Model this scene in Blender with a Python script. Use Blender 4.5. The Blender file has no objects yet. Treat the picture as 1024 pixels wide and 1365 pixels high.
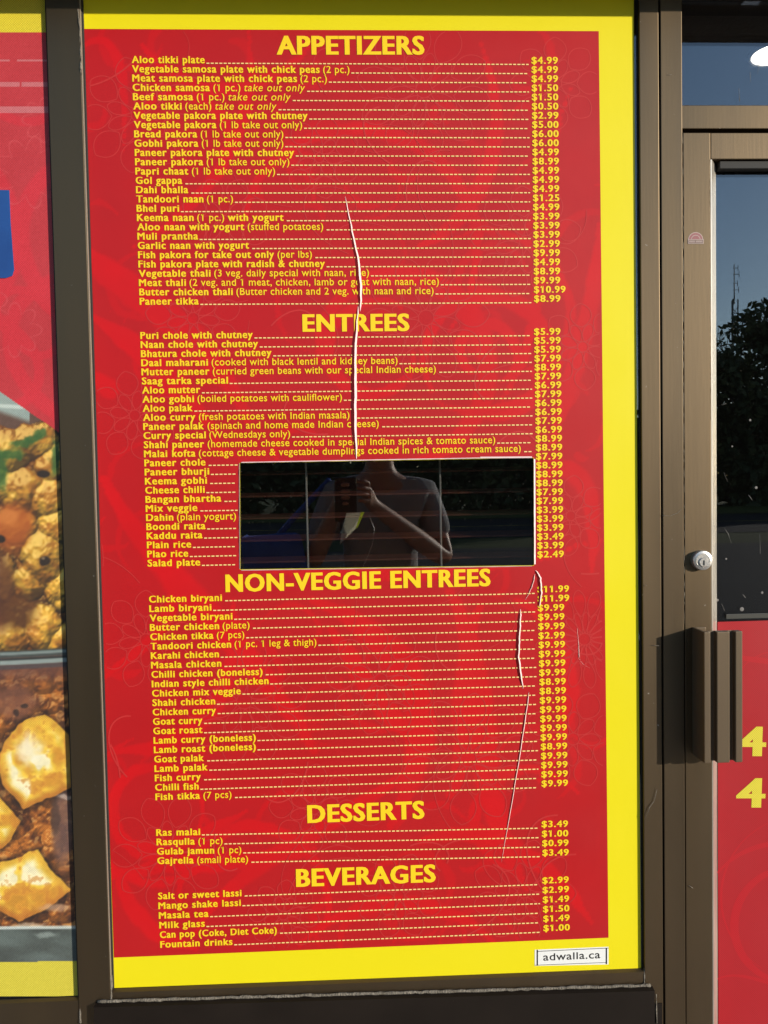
import bpy, bmesh, math, random
import numpy as np
from mathutils import Vector, Matrix

# ------------------------------------------------------------------ camera, sky, sun, exposure
SC = bpy.context.scene
COL = SC.collection
F, CX, CY = 1065.0, 512.0, 682.5                     # lens in photo pixels, picture centre
CAM = Vector((0.0, -1.40, 1.45))
vX = Vector((0.99902958, -0.01945933, 0.03951231)).normalized()   # world X seen from the lens
vD = Vector((0.02118351, 0.999057, 0.03789936))
vD = (vD - vX * vX.dot(vD)).normalized()             # world down
vN = vX.cross(vD)                                    # world Y (into the shop)

cam = bpy.data.cameras.new('camera')
cam.sensor_fit = 'VERTICAL'; cam.sensor_height = 24.0; cam.lens = 24.0 * F / 1365.0
cam.clip_start = 0.005; cam.clip_end = 2000
co = bpy.data.objects.new('camera', cam); COL.objects.link(co)
M = Matrix.Identity(4)
for r, v in enumerate((vX, vN, -vD)):
    M[r][0], M[r][1], M[r][2] = v.x, -v.y, -v.z
for r in range(3): M[r][3] = CAM[r]
co.matrix_world = M
SC.camera = co

SUN_AZ, SUN_EL = math.radians(53), math.radians(12.3)   # to the right of straight out of the shop
sdir = Vector((math.sin(SUN_AZ) * math.cos(SUN_EL), -math.cos(SUN_AZ) * math.cos(SUN_EL), math.sin(SUN_EL)))
world = bpy.data.worlds.new('World'); SC.world = world; world.use_nodes = True
nt = world.node_tree
sky = nt.nodes.new('ShaderNodeTexSky'); sky.sky_type = 'NISHITA'; sky.sun_disc = False
sky.sun_elevation = SUN_EL; sky.sun_rotation = math.atan2(sdir.x, sdir.y)
sky.air_density = 1.0; sky.dust_density = 0.25; sky.ozone_density = 2.4
bg = nt.nodes['Background']; bg.inputs['Strength'].default_value = 0.13
nt.links.new(sky.outputs[0], bg.inputs[0])
sl = bpy.data.lights.new('sun', 'SUN'); sl.energy = 4.0; sl.angle = math.radians(0.5); sl.color = (1.0, 0.92, 0.80)
so = bpy.data.objects.new('sun', sl); COL.objects.link(so)
so.rotation_euler = sdir.to_track_quat('Z', 'Y').to_euler(); so.location = (6, -8, 5)
vs = SC.view_settings
vs.view_transform = 'Standard'; vs.look = 'None'; vs.gamma = 1.0; vs.exposure = 0.45; vs.use_curve_mapping = False

# ------------------------------------------------------------------ pixel helpers
def P(px, py, y=0.0):
    """point of the plane at depth y (0 = glass) seen at a photo pixel"""
    d = Vector(((px - CX) / F, (py - CY) / F, 1.0))
    w = Vector((vX.dot(d), vN.dot(d), -vD.dot(d)))
    t = (y - CAM.y) / w.y
    return CAM + w * t
def MIR(px, py, dist):
    """point standing `dist` metres in front of the shop that the glass mirrors at a photo pixel"""
    p = P(px, py, dist); return Vector((p.x, -dist, p.z))

# ------------------------------------------------------------------ builders
ORI = {}
def thing(name, label, cat, loc=(0, 0, 0), group=None):
    o = bpy.data.objects.new(name, None); COL.objects.link(o); o.location = loc
    o.empty_display_size = 0.1
    o['label'] = label; o['category'] = cat
    if group: o['group'] = group
    ORI[o.name] = Vector(loc); return o
def tag(o, label, cat, group=None):
    o['label'] = label; o['category'] = cat
    if group: o['group'] = group
    return o
def origin(p): return ORI.get(p.name, Vector((0, 0, 0))) if p else Vector((0, 0, 0))
def link(name, me, parent=None, kind=None):
    o = bpy.data.objects.new(name, me); COL.objects.link(o)
    if parent is not None:
        o.parent = parent; ORI[o.name] = origin(parent)
    if kind: o['kind'] = kind
    return o
def mesh(name, verts, faces, mat, parent=None, kind=None, smooth=False, mats=None, mi=None):
    O = origin(parent)
    me = bpy.data.meshes.new(name)
    me.from_pydata([(v[0] - O.x, v[1] - O.y, v[2] - O.z) for v in verts], [], faces)
    for m in (mats or [mat]): me.materials.append(m)
    if mi is not None: me.polygons.foreach_set('material_index', mi)
    if smooth: me.polygons.foreach_set('use_smooth', [True] * len(me.polygons))
    me.update()
    return link(name, me, parent, kind)
def bmobj(name, bm, mat, parent=None, kind=None, smooth=False):
    O = origin(parent)
    bmesh.ops.translate(bm, verts=bm.verts, vec=-O)
    me = bpy.data.meshes.new(name); bm.to_mesh(me); bm.free()
    me.materials.append(mat)
    if smooth: me.polygons.foreach_set('use_smooth', [True] * len(me.polygons))
    return link(name, me, parent, kind)
def box(name, x0, x1, y0, y1, z0, z1, mat, parent=None, kind=None, bev=0.0012):
    bm = bmesh.new(); bmesh.ops.create_cube(bm, size=1)
    for v in bm.verts:
        v.co = Vector(((x0 + x1) / 2 + v.co.x * (x1 - x0), (y0 + y1) / 2 + v.co.y * (y1 - y0), (z0 + z1) / 2 + v.co.z * (z1 - z0)))
    if bev: bmesh.ops.bevel(bm, geom=list(bm.edges), offset=bev, segments=2, affect='EDGES', profile=0.5)
    return bmobj(name, bm, mat, parent, kind)
def tube(bm, pts, radii, seg=8, cap=True):
    rings = []
    for i, p in enumerate(pts):
        a = Vector(pts[max(i - 1, 0)]); b = Vector(pts[min(i + 1, len(pts) - 1)])
        q = (b - a).normalized().to_track_quat('Z', 'Y')
        rings.append([bm.verts.new(Vector(p) + q @ Vector((math.cos(k * 2 * math.pi / seg) * radii[i], math.sin(k * 2 * math.pi / seg) * radii[i], 0))) for k in range(seg)])
    for A, B in zip(rings, rings[1:]):
        for k in range(seg): bm.faces.new((A[k], A[(k + 1) % seg], B[(k + 1) % seg], B[k]))
    if cap:
        bm.faces.new(rings[0][::-1]); bm.faces.new(rings[-1])
def lathe(bm, profile, c, axis, seg=32):
    """profile: (radius, distance along axis)"""
    q = Vector(axis).to_track_quat('Z', 'Y'); c = Vector(c)
    rings = [[bm.verts.new(c + q @ Vector((r * math.cos(k * 2 * math.pi / seg), r * math.sin(k * 2 * math.pi / seg), d))) for k in range(seg)] for r, d in profile]
    for A, B in zip(rings, rings[1:]):
        for k in range(seg): bm.faces.new((A[k], A[(k + 1) % seg], B[(k + 1) % seg], B[k]))
    bm.faces.new(rings[0][::-1]); bm.faces.new(rings[-1])

# ------------------------------------------------------------------ materials
def lin(c):
    c = np.asarray(c, float) / 255.0
    return np.where(c <= 0.04045, c / 12.92, ((c + 0.055) / 1.055) ** 2.4)
def mat(name, color, rough=0.6, metal=0.0, spec=0.5, noise=None, bump=None, rvar=None, coat=0.0):
    """noise=(scale_xyz, amount, colour2) mixes a second colour; bump=(scale, strength); rvar=(scale_xyz, +-)"""
    m = bpy.data.materials.new(name); m.use_nodes = True
    N, L = m.node_tree.nodes, m.node_tree.links
    b = N['Principled BSDF']
    b.inputs['Base Color'].default_value = (*color, 1); b.inputs['Roughness'].default_value = rough
    b.inputs['Metallic'].default_value = metal; b.inputs['Specular IOR Level'].default_value = spec
    b.inputs['Coat Weight'].default_value = coat; b.inputs['Coat Roughness'].default_value = 0.12
    tc = N.new('ShaderNodeTexCoord')
    def tex(scale, detail=4, ntype='ShaderNodeTexNoise'):
        mp = N.new('ShaderNodeMapping'); L.new(tc.outputs['Object'], mp.inputs[0])
        mp.inputs['Scale'].default_value = scale if hasattr(scale, '__len__') else (scale,) * 3
        t = N.new(ntype); t.inputs['Scale'].default_value = 1.0
        if 'Detail' in t.inputs: t.inputs['Detail'].default_value = detail
        L.new(mp.outputs[0], t.inputs['Vector']); return t
    if noise:
        t = tex(noise[0]); r = N.new('ShaderNodeMapRange'); L.new(t.outputs[0], r.inputs[0])
        r.inputs[1].default_value = 0.35; r.inputs[2].default_value = 0.7; r.inputs[4].default_value = noise[1]
        mx = N.new('ShaderNodeMix'); mx.data_type = 'RGBA'; L.new(r.outputs[0], mx.inputs[0])
        mx.inputs[6].default_value = (*color, 1); mx.inputs[7].default_value = (*noise[2], 1)
        L.new(mx.outputs[2], b.inputs['Base Color'])
    if rvar:
        t = tex(rvar[0]); r = N.new('ShaderNodeMapRange'); L.new(t.outputs[0], r.inputs[0])
        r.inputs[1].default_value = 0.3; r.inputs[2].default_value = 0.7
        r.inputs[3].default_value = rough - rvar[1]; r.inputs[4].default_value = rough + rvar[1]
        L.new(r.outputs[0], b.inputs['Roughness'])
    if bump:
        t = tex(bump[0]); bp = N.new('ShaderNodeBump'); bp.inputs['Strength'].default_value = bump[1]
        bp.inputs['Distance'].default_value = 0.01
        L.new(t.outputs[0], bp.inputs['Height']); L.new(bp.outputs[0], b.inputs['Normal'])
    return m
def speckle(m, color, scale, thresh, stretch=(1, 1, 1)):
    """scuffs and dust specks laid over a material's colour"""
    N, L = m.node_tree.nodes, m.node_tree.links; b = N['Principled BSDF']
    tc = N.new('ShaderNodeTexCoord'); mp = N.new('ShaderNodeMapping'); mp.inputs['Scale'].default_value = stretch
    L.new(tc.outputs['Object'], mp.inputs[0])
    t = N.new('ShaderNodeTexNoise'); t.inputs['Scale'].default_value = scale; t.inputs['Detail'].default_value = 6
    L.new(mp.outputs[0], t.inputs['Vector'])
    r = N.new('ShaderNodeMapRange'); r.inputs[1].default_value = thresh; r.inputs[2].default_value = thresh + 0.06
    L.new(t.outputs[0], r.inputs[0])
    mx = N.new('ShaderNodeMix'); mx.data_type = 'RGBA'; L.new(r.outputs[0], mx.inputs[0])
    src = b.inputs['Base Color']
    if src.is_linked: L.new(src.links[0].from_socket, mx.inputs[6])
    else: mx.inputs[6].default_value = src.default_value
    mx.inputs[7].default_value = (*color, 1); L.new(mx.outputs[2], src)
    mt = b.inputs['Metallic']
    if mt.default_value > 0:
        mr = N.new('ShaderNodeMapRange'); L.new(r.outputs[0], mr.inputs[0])
        mr.inputs[3].default_value = mt.default_value; mr.inputs[4].default_value = 0.0; L.new(mr.outputs[0], mt)
    return m

BRONZE = mat('bronze_anodised', (0.148, 0.106, 0.062), 0.42, 0.88, 0.5, noise=((14, 14, 1.1), 0.6, (0.125, 0.094, 0.062)), rvar=((9, 9, 1.3), 0.05), bump=((260, 260, 14), 0.012))
speckle(BRONZE, (0.42, 0.38, 0.33), 95, 0.735)
DARKPANEL = mat('dark_panel_paint', (0.010, 0.0070, 0.0052), 0.6, 0.0, 0.15, noise=((9, 9, 9), 0.6, (0.017, 0.012, 0.009)))
speckle(DARKPANEL, (0.10, 0.085, 0.07), 120, 0.74)
GASKET = mat('black_rubber', (0.012, 0.011, 0.010), 0.7)
CAULK = mat('dusty_caulk', (0.21, 0.185, 0.15), 0.9, noise=((90, 90, 90), 1.0, (0.10, 0.085, 0.065)), bump=((300, 300, 300), 0.5))
STOPMETAL = mat('sunlit_stop', (0.60, 0.55, 0.47), 0.38, 0.8, 0.5, rvar=((60, 60, 6), 0.08))  # far paler than the frame bronze: the stop's sun glint is in the colour
EDGEM = mat('lit_bronze_edge', (0.34, 0.29, 0.22), 0.5, 0.5)  # lighter copy of the bronze, for edges painted as sunlit
CHROME = mat('satin_nickel', (0.55, 0.53, 0.50), 0.35, 0.85, bump=((400, 400, 400), 0.05))
BLACK = mat('black', (0.006, 0.006, 0.006), 0.5)

def vinyl(name, color, **k):
    return mat(name, color, 0.44, 0.0, 0.36, rvar=((7, 7, 7), 0.05), bump=((9, 9, 4), 0.05), **k)
YELLOW = vinyl('yellow_vinyl', (0.74, 0.64, 0.006))
RED = vinyl('red_vinyl', (0.43, 0.0095, 0.012))
REDBRIGHT = vinyl('bright_red_vinyl', (0.68, 0.010, 0.016))
REDLINE = vinyl('pale_red_vinyl', (0.48, 0.026, 0.026))
LETTER = vinyl('yellow_letter_print', (0.84, 0.58, 0.014))
DASH = vinyl('pale_yellow_print', (0.85, 0.62, 0.24))
WHITEV = vinyl('white_vinyl', (0.75, 0.76, 0.74))
CREASEV = mat('whitened_lit_crease', (0.74, 0.58, 0.56), 0.4)  # worn white plus sun highlight, both held in the colour
INK = mat('black_ink', (0.015, 0.015, 0.015), 0.4)
REDFILM = vinyl('red_window_film', (0.40, 0.012, 0.018))
REDFILM2 = vinyl('bright_red_window_film', (0.47, 0.010, 0.017))
FILMYELLOW = vinyl('film_yellow_print', (0.70, 0.60, 0.05))
BLUEV = mat('blue_sign_print', (0.014, 0.055, 0.21), 0.3, noise=((9, 9, 9), 0.7, (0.02, 0.085, 0.30)))
def perforate(m, src=None, pitch=.0040, amt=.62):
    """dot holes of perforated window film laid over a print"""
    N, L = m.node_tree.nodes, m.node_tree.links; b = N['Principled BSDF']
    tc = N.new('ShaderNodeTexCoord'); sp_ = N.new('ShaderNodeSeparateXYZ'); L.new(tc.outputs['Object'], sp_.inputs[0])
    def sine(sock):
        a = N.new('ShaderNodeMath'); a.operation = 'MULTIPLY'; a.inputs[1].default_value = 2 * math.pi / pitch; L.new(sock, a.inputs[0])
        c = N.new('ShaderNodeMath'); c.operation = 'SINE'; L.new(a.outputs[0], c.inputs[0]); return c.outputs[0]
    pr_ = N.new('ShaderNodeMath'); pr_.operation = 'MULTIPLY'; L.new(sine(sp_.outputs[0]), pr_.inputs[0]); L.new(sine(sp_.outputs[2]), pr_.inputs[1])
    mr = N.new('ShaderNodeMapRange'); mr.inputs[1].default_value = .2; mr.inputs[2].default_value = .9; mr.inputs[4].default_value = amt; L.new(pr_.outputs[0], mr.inputs[0])
    mx = N.new('ShaderNodeMix'); mx.data_type = 'RGBA'; L.new(mr.outputs[0], mx.inputs[0]); mx.inputs[7].default_value = (.03, .025, .025, 1)
    if src: L.new(src, mx.inputs[6])
    else: mx.inputs[6].default_value = b.inputs['Base Color'].default_value
    L.new(mx.outputs[2], b.inputs['Base Color'])
for _m in (REDFILM, REDFILM2, FILMYELLOW): perforate(_m)
WHITEPAINT = mat('white_paint', (0.75, 0.74, 0.72), 0.5)

def glass(name, refl=0.10, tint=(0.86, 0.86, 0.85), dust=0.006):
    m = bpy.data.materials.new(name); m.use_nodes = True
    N, L = m.node_tree.nodes, m.node_tree.links; N.clear()
    out = N.new('ShaderNodeOutputMaterial'); tr = N.new('ShaderNodeBsdfTransparent'); gl = N.new('ShaderNodeBsdfGlossy')
    tr.inputs[0].default_value = (*tint, 1); gl.inputs['Roughness'].default_value = 0.0; gl.inputs[0].default_value = (0.95, 0.97, 1, 1)
    fr = N.new('ShaderNodeFresnel'); fr.inputs[0].default_value = 1.5
    mu = N.new('ShaderNodeMath'); mu.operation = 'MULTIPLY_ADD'; mu.use_clamp = True; mu.inputs[1].default_value = 0.7; mu.inputs[2].default_value = refl
    L.new(fr.outputs[0], mu.inputs[0])
    mx = N.new('ShaderNodeMixShader'); L.new(mu.outputs[0], mx.inputs[0]); L.new(tr.outputs[0], mx.inputs[1]); L.new(gl.outputs[0], mx.inputs[2])
    df = N.new('ShaderNodeBsdfDiffuse'); df.inputs[0].default_value = (0.6, 0.57, 0.52, 1)
    tc = N.new('ShaderNodeTexCoord'); n1 = N.new('ShaderNodeTexNoise'); n1.inputs['Scale'].default_value = 260; n1.inputs['Detail'].default_value = 6
    L.new(tc.outputs['Object'], n1.inputs['Vector'])
    r = N.new('ShaderNodeMapRange'); r.inputs[1].default_value = 0.655; r.inputs[2].default_value = 0.80; r.inputs[3].default_value = dust * 0.25; r.inputs[4].default_value = dust * 16
    L.new(n1.outputs[0], r.inputs[0])
    m2 = N.new('ShaderNodeMixShader'); L.new(r.outputs[0], m2.inputs[0]); L.new(mx.outputs[0], m2.inputs[1]); L.new(df.outputs[0], m2.inputs[2])
    L.new(m2.outputs[0], out.inputs[0]); return m
GLASS = glass('storefront_glass')

CONCRETE = mat('concrete', (0.34, 0.32, 0.29), 0.9, noise=((3, 3, 3), 0.7, (0.26, 0.245, 0.22)), bump=((60, 60, 60), 0.3))
ASPHALT = mat('asphalt', (0.040, 0.039, 0.039), 0.9, 0.0, 0.1, noise=((1.3, 1.3, 1.3), 0.8, (0.030, 0.030, 0.031)), bump=((90, 90, 90), 0.4))
GRASSM = mat('grass', (0.11, 0.125, 0.03), 0.9, 0.0, 0.1, noise=((0.8, 0.8, 0.8), 0.9, (0.13, 0.13, 0.04)))
EARTH = mat('earth', (0.06, 0.06, 0.025), 1.0, 0.0, 0.1, noise=((0.05, 0.05, 0.05), 0.9, (0.05, 0.075, 0.02)))
STUCCO = mat('stucco', (0.30, 0.25, 0.20), 0.9, noise=((5, 5, 5), 0.6, (0.25, 0.21, 0.17)), bump=((80, 80, 80), 0.5))
FASCIA = mat('fascia_metal', (0.055, 0.042, 0.032), 0.55, 0.2, noise=((4, 4, 4), 0.6, (0.045, 0.035, 0.028)))
INWALL = mat('interior_wall', (0.060, 0.052, 0.045), 0.8, noise=((2, 2, 2), 0.5, (0.05, 0.045, 0.04)))
INFLOOR = mat('interior_floor', (0.05, 0.042, 0.036), 0.5)
INCEIL = mat('interior_ceiling', (0.07, 0.062, 0.055), 0.9)
SLATM = mat('dark_wood_slat', (0.26, 0.080, 0.050), 0.5, noise=((3, 40, 40), 0.7, (0.18, 0.058, 0.036)))
CORDM = mat('pale_cord', (0.75, 0.70, 0.62), 0.8)
BARK = mat('bark', (0.07, 0.052, 0.038), 0.95, noise=((6, 6, 2), 0.8, (0.045, 0.035, 0.026)))
LEAFS = [mat('leaf_%s' % n, c, 0.7, noise=((0.9, 0.9, 0.9), 0.8, c2)) for n, c, c2 in (('dark', (0.040, 0.058, 0.020), (0.075, 0.085, 0.028)), ('mid', (0.060, 0.078, 0.025), (0.11, 0.115, 0.035)))]
STEEL = mat('galvanised_steel', (0.16, 0.16, 0.16), 0.6, 0.5)
def emit(name, col, s):
    m = bpy.data.materials.new(name); m.use_nodes = True; N, L = m.node_tree.nodes, m.node_tree.links; N.clear()
    e = N.new('ShaderNodeEmission'); e.inputs[0].default_value = (*col, 1); e.inputs[1].default_value = s
    o = N.new('ShaderNodeOutputMaterial'); L.new(e.outputs[0], o.inputs[0]); return m
LAMPM = emit('lamp_glow', (1.0, 0.93, 0.82), 6.0)

# ------------------------------------------------------------------ ground and surroundings (mirrored in the glass)
def sheet(name, x0, x1, y0, y1, z, m):
    return mesh(name, [(x0, y0, z), (x1, y0, z), (x1, y1, z), (x0, y1, z)], [(0, 1, 2, 3)], m, kind='structure')
sheet('ground', -600, 600, -900, 400, -0.15, EARTH)
sheet('parking_lot', -60, 60, -17, -2.4, -0.135, ASPHALT)
sheet('road', -200, 200, -31, -20.5, -0.14, ASPHALT)
sheet('grass_verge', -200, 200, -38.5, -31.2, -0.12, GRASSM)
box('pavement', -14, 14, -2.4, 0.05, -0.3, 0.0, CONCRETE, kind='structure', bev=0.01)
for i in range(9):
    sheet('parking_line', -11 + i * 2.75, -10.88 + i * 2.75, -8.0, -3.2, -0.130, WHITEPAINT)
sheet('road_marking', -200, 200, -26.0, -25.85, -0.134, mat('road_yellow', (0.6, 0.42, 0.05), 0.8))

rng = np.random.default_rng(7)
def leaf_mesh(name, centres, radii, n, size, materials, parent, seed):
    r = np.random.default_rng(seed)
    k = r.integers(0, len(centres), n)
    d = r.normal(size=(n, 3)); d /= np.linalg.norm(d, axis=1)[:, None]
    rad = r.random(n) ** 0.45
    c = np.asarray(centres)[k] + d * rad[:, None] * np.asarray(radii)[k][:, None] * np.array([1, 1, 0.8])
    u = r.normal(size=(n, 3)); u /= np.linalg.norm(u, axis=1)[:, None]
    w = np.cross(u, r.normal(size=(n, 3))); w /= np.linalg.norm(w, axis=1)[:, None]
    s = (size * (0.6 + 0.8 * r.random(n)))[:, None]
    v = np.stack([c - u * s, c + w * s * 0.5, c + u * s, c - w * s * 0.5], 1).reshape(-1, 3)
    O = origin(parent); v = v - np.array(O)
    me = bpy.data.meshes.new(name)
    me.vertices.add(4 * n); me.vertices.foreach_set('co', v.ravel())
    me.loops.add(4 * n); me.loops.foreach_set('vertex_index', np.arange(4 * n))
    me.polygons.add(n); me.polygons.foreach_set('loop_start', np.arange(n) * 4)
    for m in materials: me.materials.append(m)
    me.polygons.foreach_set('material_index', (k % len(materials)).astype(np.int32))
    me.update(calc_edges=True); me.validate()
    return link(name, me, parent)
def grow(bm, p, d, L, r, depth, R, ends):
    q = p + d * L
    mid = (p + q) / 2 + Vector((R.uniform(-1, 1), R.uniform(-1, 1), R.uniform(-1, 1))) * L * 0.07
    tube(bm, [p, mid, q], [r, r * 0.85, r * 0.68], 6)
    ends.append((q, depth))
    if depth == 0: return
    for i in range(R.choice((2, 3, 3))):
        a = Vector((R.uniform(-1, 1), R.uniform(-1, 1), R.uniform(-0.2, 0.8)))
        grow(bm, q, (d + a * 0.85).normalized(), L * R.uniform(0.6, 0.8), r * 0.64, depth - 1, R, ends)
def tree(loc, h, spread, seed, label, leaves=2600, group=None, leaf=0.24, low=0):
    R = random.Random(seed); loc = Vector(loc)
    t = thing('leafy_tree', label, 'tree', loc, group)
    bm = bmesh.new(); ends = []
    grow(bm, loc, Vector((R.uniform(-.05, .05), R.uniform(-.05, .05), 1)).normalized(), h * 0.28, h * 0.022, 3, R, ends)
    zs = max(e[0].z for e in ends) - loc.z
    k = (h * 0.86) / zs
    for v in bm.verts: v.co = loc + (v.co - loc) * k
    bmobj('trunk', bm, BARK, t)
    cs, rs = [], []
    for q, dep in ends:
        if dep <= 1:
            q = loc + (q - loc) * k
            cs.append(tuple(q)); rs.append(spread * R.uniform(0.16, 0.34))
    for _ in range(low):
        cs.append((loc.x + R.uniform(-2.6, 2.6), loc.y + R.uniform(-1.2, 1.2), loc.z + R.uniform(.3, h * .55))); rs.append(R.uniform(.9, 1.5))
    leaf_mesh('crown', cs, rs, leaves, leaf, LEAFS, t, seed)
    return t
tree((19.6, -41.5, -0.15), 9.3, 6.0, 11, 'leafy tree mirrored at the left edge of the door glass below the mast', 6500, low=30)
tree((24.6, -43.0, -0.15), 11.6, 6.5, 12, 'tall leafy tree mirrored in the door glass beside bare branches', 7500, low=30)
tree((29.5, -44.0, -0.15), 11.0, 6.5, 13, 'broad leafy tree mirrored beyond the edge of the door glass', 6000, low=30)
hx = [(-17, 6.2), (-12.5, 5.4), (-8, 6.4), (-3.6, 5.2), (0.8, 5.9), (5.2, 5.5), (9.4, 6.2), (13.2, 5.2), (16.4, 5.6), (22.0, 6.0), (27.0, 6.2), (33, 6.6)]
for i, (x, h) in enumerate(hx):
    tree((x, -40.2 - (i % 3) * 0.8, -0.15), h, 6.4, 40 + i, 'low bushy tree of the dark row along the grass verge', 6000, 'bushy trees along the verge', 0.30, 26)
# bare tree
loc = Vector((22.9, -40.6, -0.15)); bt = thing('bare_tree', 'leafless tree with thin crooked branches mirrored in the door glass', 'tree', loc)
bm = bmesh.new(); ends = []; grow(bm, loc, Vector((0.03, 0, 1)), 3.6, 0.16, 5, random.Random(5), ends)
zs = max(e[0].z for e in ends) - loc.z
for v in bm.verts: v.co = loc + (v.co - loc) * (11.6 / zs)
bmobj('trunk', bm, BARK, bt)
# radio mast
mt_top = MIR(979, 352, 70); mt_l = MIR(979, 399, 70)
mast = thing('radio_mast', 'tall thin lattice radio mast with whip antenna behind the trees', 'mast', (mt_top.x, -70, -0.15))
bm = bmesh.new(); x0, y0 = mt_top.x, -70.0; lz = mt_l.z; w = 0.30
legs = [(x0 + w * math.cos(a), y0 + w * math.sin(a)) for a in (0.3, 2.4, 4.5)]
for lx, ly in legs: tube(bm, [(lx, ly, -0.15), (lx, ly, lz)], [0.06, 0.06], 5)
z, k = -0.15, 0
while z < lz - 0.7:
    for i in range(3):
        a, b = legs[i], legs[(i + 1) % 3]
        if k % 2: a, b = b, a
        tube(bm, [(a[0], a[1], z), (b[0], b[1], z + 0.7)], [0.03, 0.03], 4)
    z += 0.7; k += 1
bmobj('lattice_tower', bm, STEEL, mast)
bm = bmesh.new(); tube(bm, [(x0, y0, lz - 0.4), (x0, y0, mt_top.z)], [0.06, 0.035], 6)
bmobj('whip_antenna', bm, STEEL, mast)
for zz, hw in ((0.35, 0.35), (0.9, 0.45), (1.7, 0.3), (2.3, 0.4)):
    bm = bmesh.new(); tube(bm, [(x0 - 0.1, y0, mt_top.z - zz), (x0 + hw, y0, mt_top.z - zz)], [0.03, 0.03], 5)
    tube(bm, [(x0 + hw, y0, mt_top.z - zz - 0.25), (x0 + hw, y0, mt_top.z - zz + 0.25)], [0.025, 0.025], 5)
    bmobj('dipole', bm, STEEL, mast)
bm = bmesh.new(); za = MIR(979, 418, 70).z; tube(bm, [(x0, y0, za), (x0 + 3.6, y0, za + 0.1)], [0.04, 0.03], 5); bmobj('side_arm', bm, STEEL, mast)

# ------------------------------------------------------------------ building shell
def xa(px0, py0, px1, py1, y=0.0): return (P(px0, py0, y).x + P(px1, py1, y).x) / 2
XL0 = xa(60, 0, 105, 1320, -.010); XL1 = xa(105.5, 0, 147.5, 1320, -.010)      # left mullion
XR0 = xa(853.5, 0, 858, 1320, -.008); XR1 = xa(879.5, 0, 884, 1320, -.008); XR2 = xa(910.5, 0, 913.5, 1320, -.010)
XD1 = xa(948, 215, 948.5, 1320, -.008); XDG = xa(955, 215, 955.5, 1320, 0.012)
XW0 = -1.52; XEND = XR2 + 0.96
ZS_R = P(855, 1290).z; ZS_L = P(152, 1317).z; ZS = (ZS_R + ZS_L) / 2           # foot of the glass
_s = (P(960, 56).z - CAM.z) / 1.4; _k = math.tan(SUN_EL) / math.cos(SUN_AZ); _zs = P(500, 20).z     # soffit from its shadow and its mirror image
OVER = (_zs - CAM.z - _s * 1.424) / (_s - _k) ; ZSOF = _zs + _k * OVER; ZH = ZSOF - 0.027
OVER -= 0.02
print('soffit', ZSOF, OVER)
shop = thing('shop_building', 'stucco shop front with dark overhanging soffit above the windows', 'building', (0, 0.2, 0))
box('wall', -4.5, XW0 - 0.05, 0.0, 0.2, 0.0, ZSOF, STUCCO, shop)
box('wall', XEND + 0.05, 4.5, 0.0, 0.2, 0.0, ZSOF, STUCCO, shop)
box('wall', -4.5, 4.5, 0.03, 0.2, ZSOF + .003, 3.6, STUCCO, shop)
box('soffit', -4.5, 4.5, -OVER, 0.028, ZSOF, ZSOF + 0.06, FASCIA, shop)
box('fascia', -4.5, 4.5, -OVER - 0.02, -OVER - 0.001, ZSOF - 0.002, 3.5, FASCIA, shop)
box('roof', -4.5, 4.5, 0.201, 6.2, 3.0, 3.3, FASCIA, shop)
box('interior_wall', -4.5, 4.5, 6.0, 6.19, 0, 2.99, INWALL, shop)
box('interior_wall', -4.5, -4.4, 0.201, 5.999, 0, 2.99, INWALL, shop)
box('interior_wall', 4.4, 4.5, 0.201, 5.999, 0, 2.99, INWALL, shop)
box('floor', -4.5, 4.5, 0.06, 6.0, -0.1, 0.002, INFLOOR, shop)
box('ceiling', -4.39, 4.39, 0.202, 5.99, 2.70, 2.76, INCEIL, shop)

# ------------------------------------------------------------------ window framing
win = thing('window_frame', 'dark bronze aluminium shop window framing around the red menu poster', 'window frame', (0, 0.02, 0))
box('mullion', XL0, XL1, -.010, .06, 0.0, ZH, BRONZE, win)
box('mullion', XW0 - .05, XW0, -.010, .06, 0.0, ZH, BRONZE, win)
box('window_jamb', XR0, XR1 - .0012, -.0088, .06, 0.0, ZH, BRONZE, win)
box('door_jamb', XR1 + .0012, XR2 - .001, -.011, .06, 0.0, ZH, BRONZE, win)
box('door_jamb', XEND + .003, XEND + .05, -.011, .06, 0.0, ZH, BRONZE, win)
box('shadow_gap', XR1 - .003, XR1 + .003, -.003, .05, 0.0, ZH, GASKET, win, bev=0)
box('head_rail', XW0 - .05, XEND + .05, -.012, .06, ZH + .001, ZSOF - .002, BRONZE, win)
ZT1 = P(960, 140, -.006).z; ZT0 = P(960, 171.5, -.006).z
box('transom_bar', XR2 - .002, XEND + .002, -.006, .06, ZT0, ZT1, BRONZE, win)
# sills: rail below each pane
def wedge_sill(name, x0, x1, zl, zr, drop, yf, m):
    v = []
    for x, zt in ((x0, zl), (x1, zr)):
        v += [(x, 0.05, zt), (x, -0.002, zt), (x, yf, zt - 0.003), (x, yf, zt - drop), (x, 0.05, zt - drop)]
    f = [(0, 1, 6, 5), (1, 2, 7, 6), (2, 3, 8, 7), (3, 4, 9, 8), (4, 0, 5, 9), (4, 3, 2, 1, 0), (5, 6, 7, 8, 9)]
    return mesh(name, v, f, m, win)
wedge_sill('sill_rail', XL1 + .0005, XR0 - .0005, ZS_L, ZS_R, 0.06, -.008, BRONZE)
zl = P(50, 1330).z
wedge_sill('sill_rail', XW0 + .0005, XL0 - .0005, zl, zl, 0.12, -.008, BRONZE)
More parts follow.
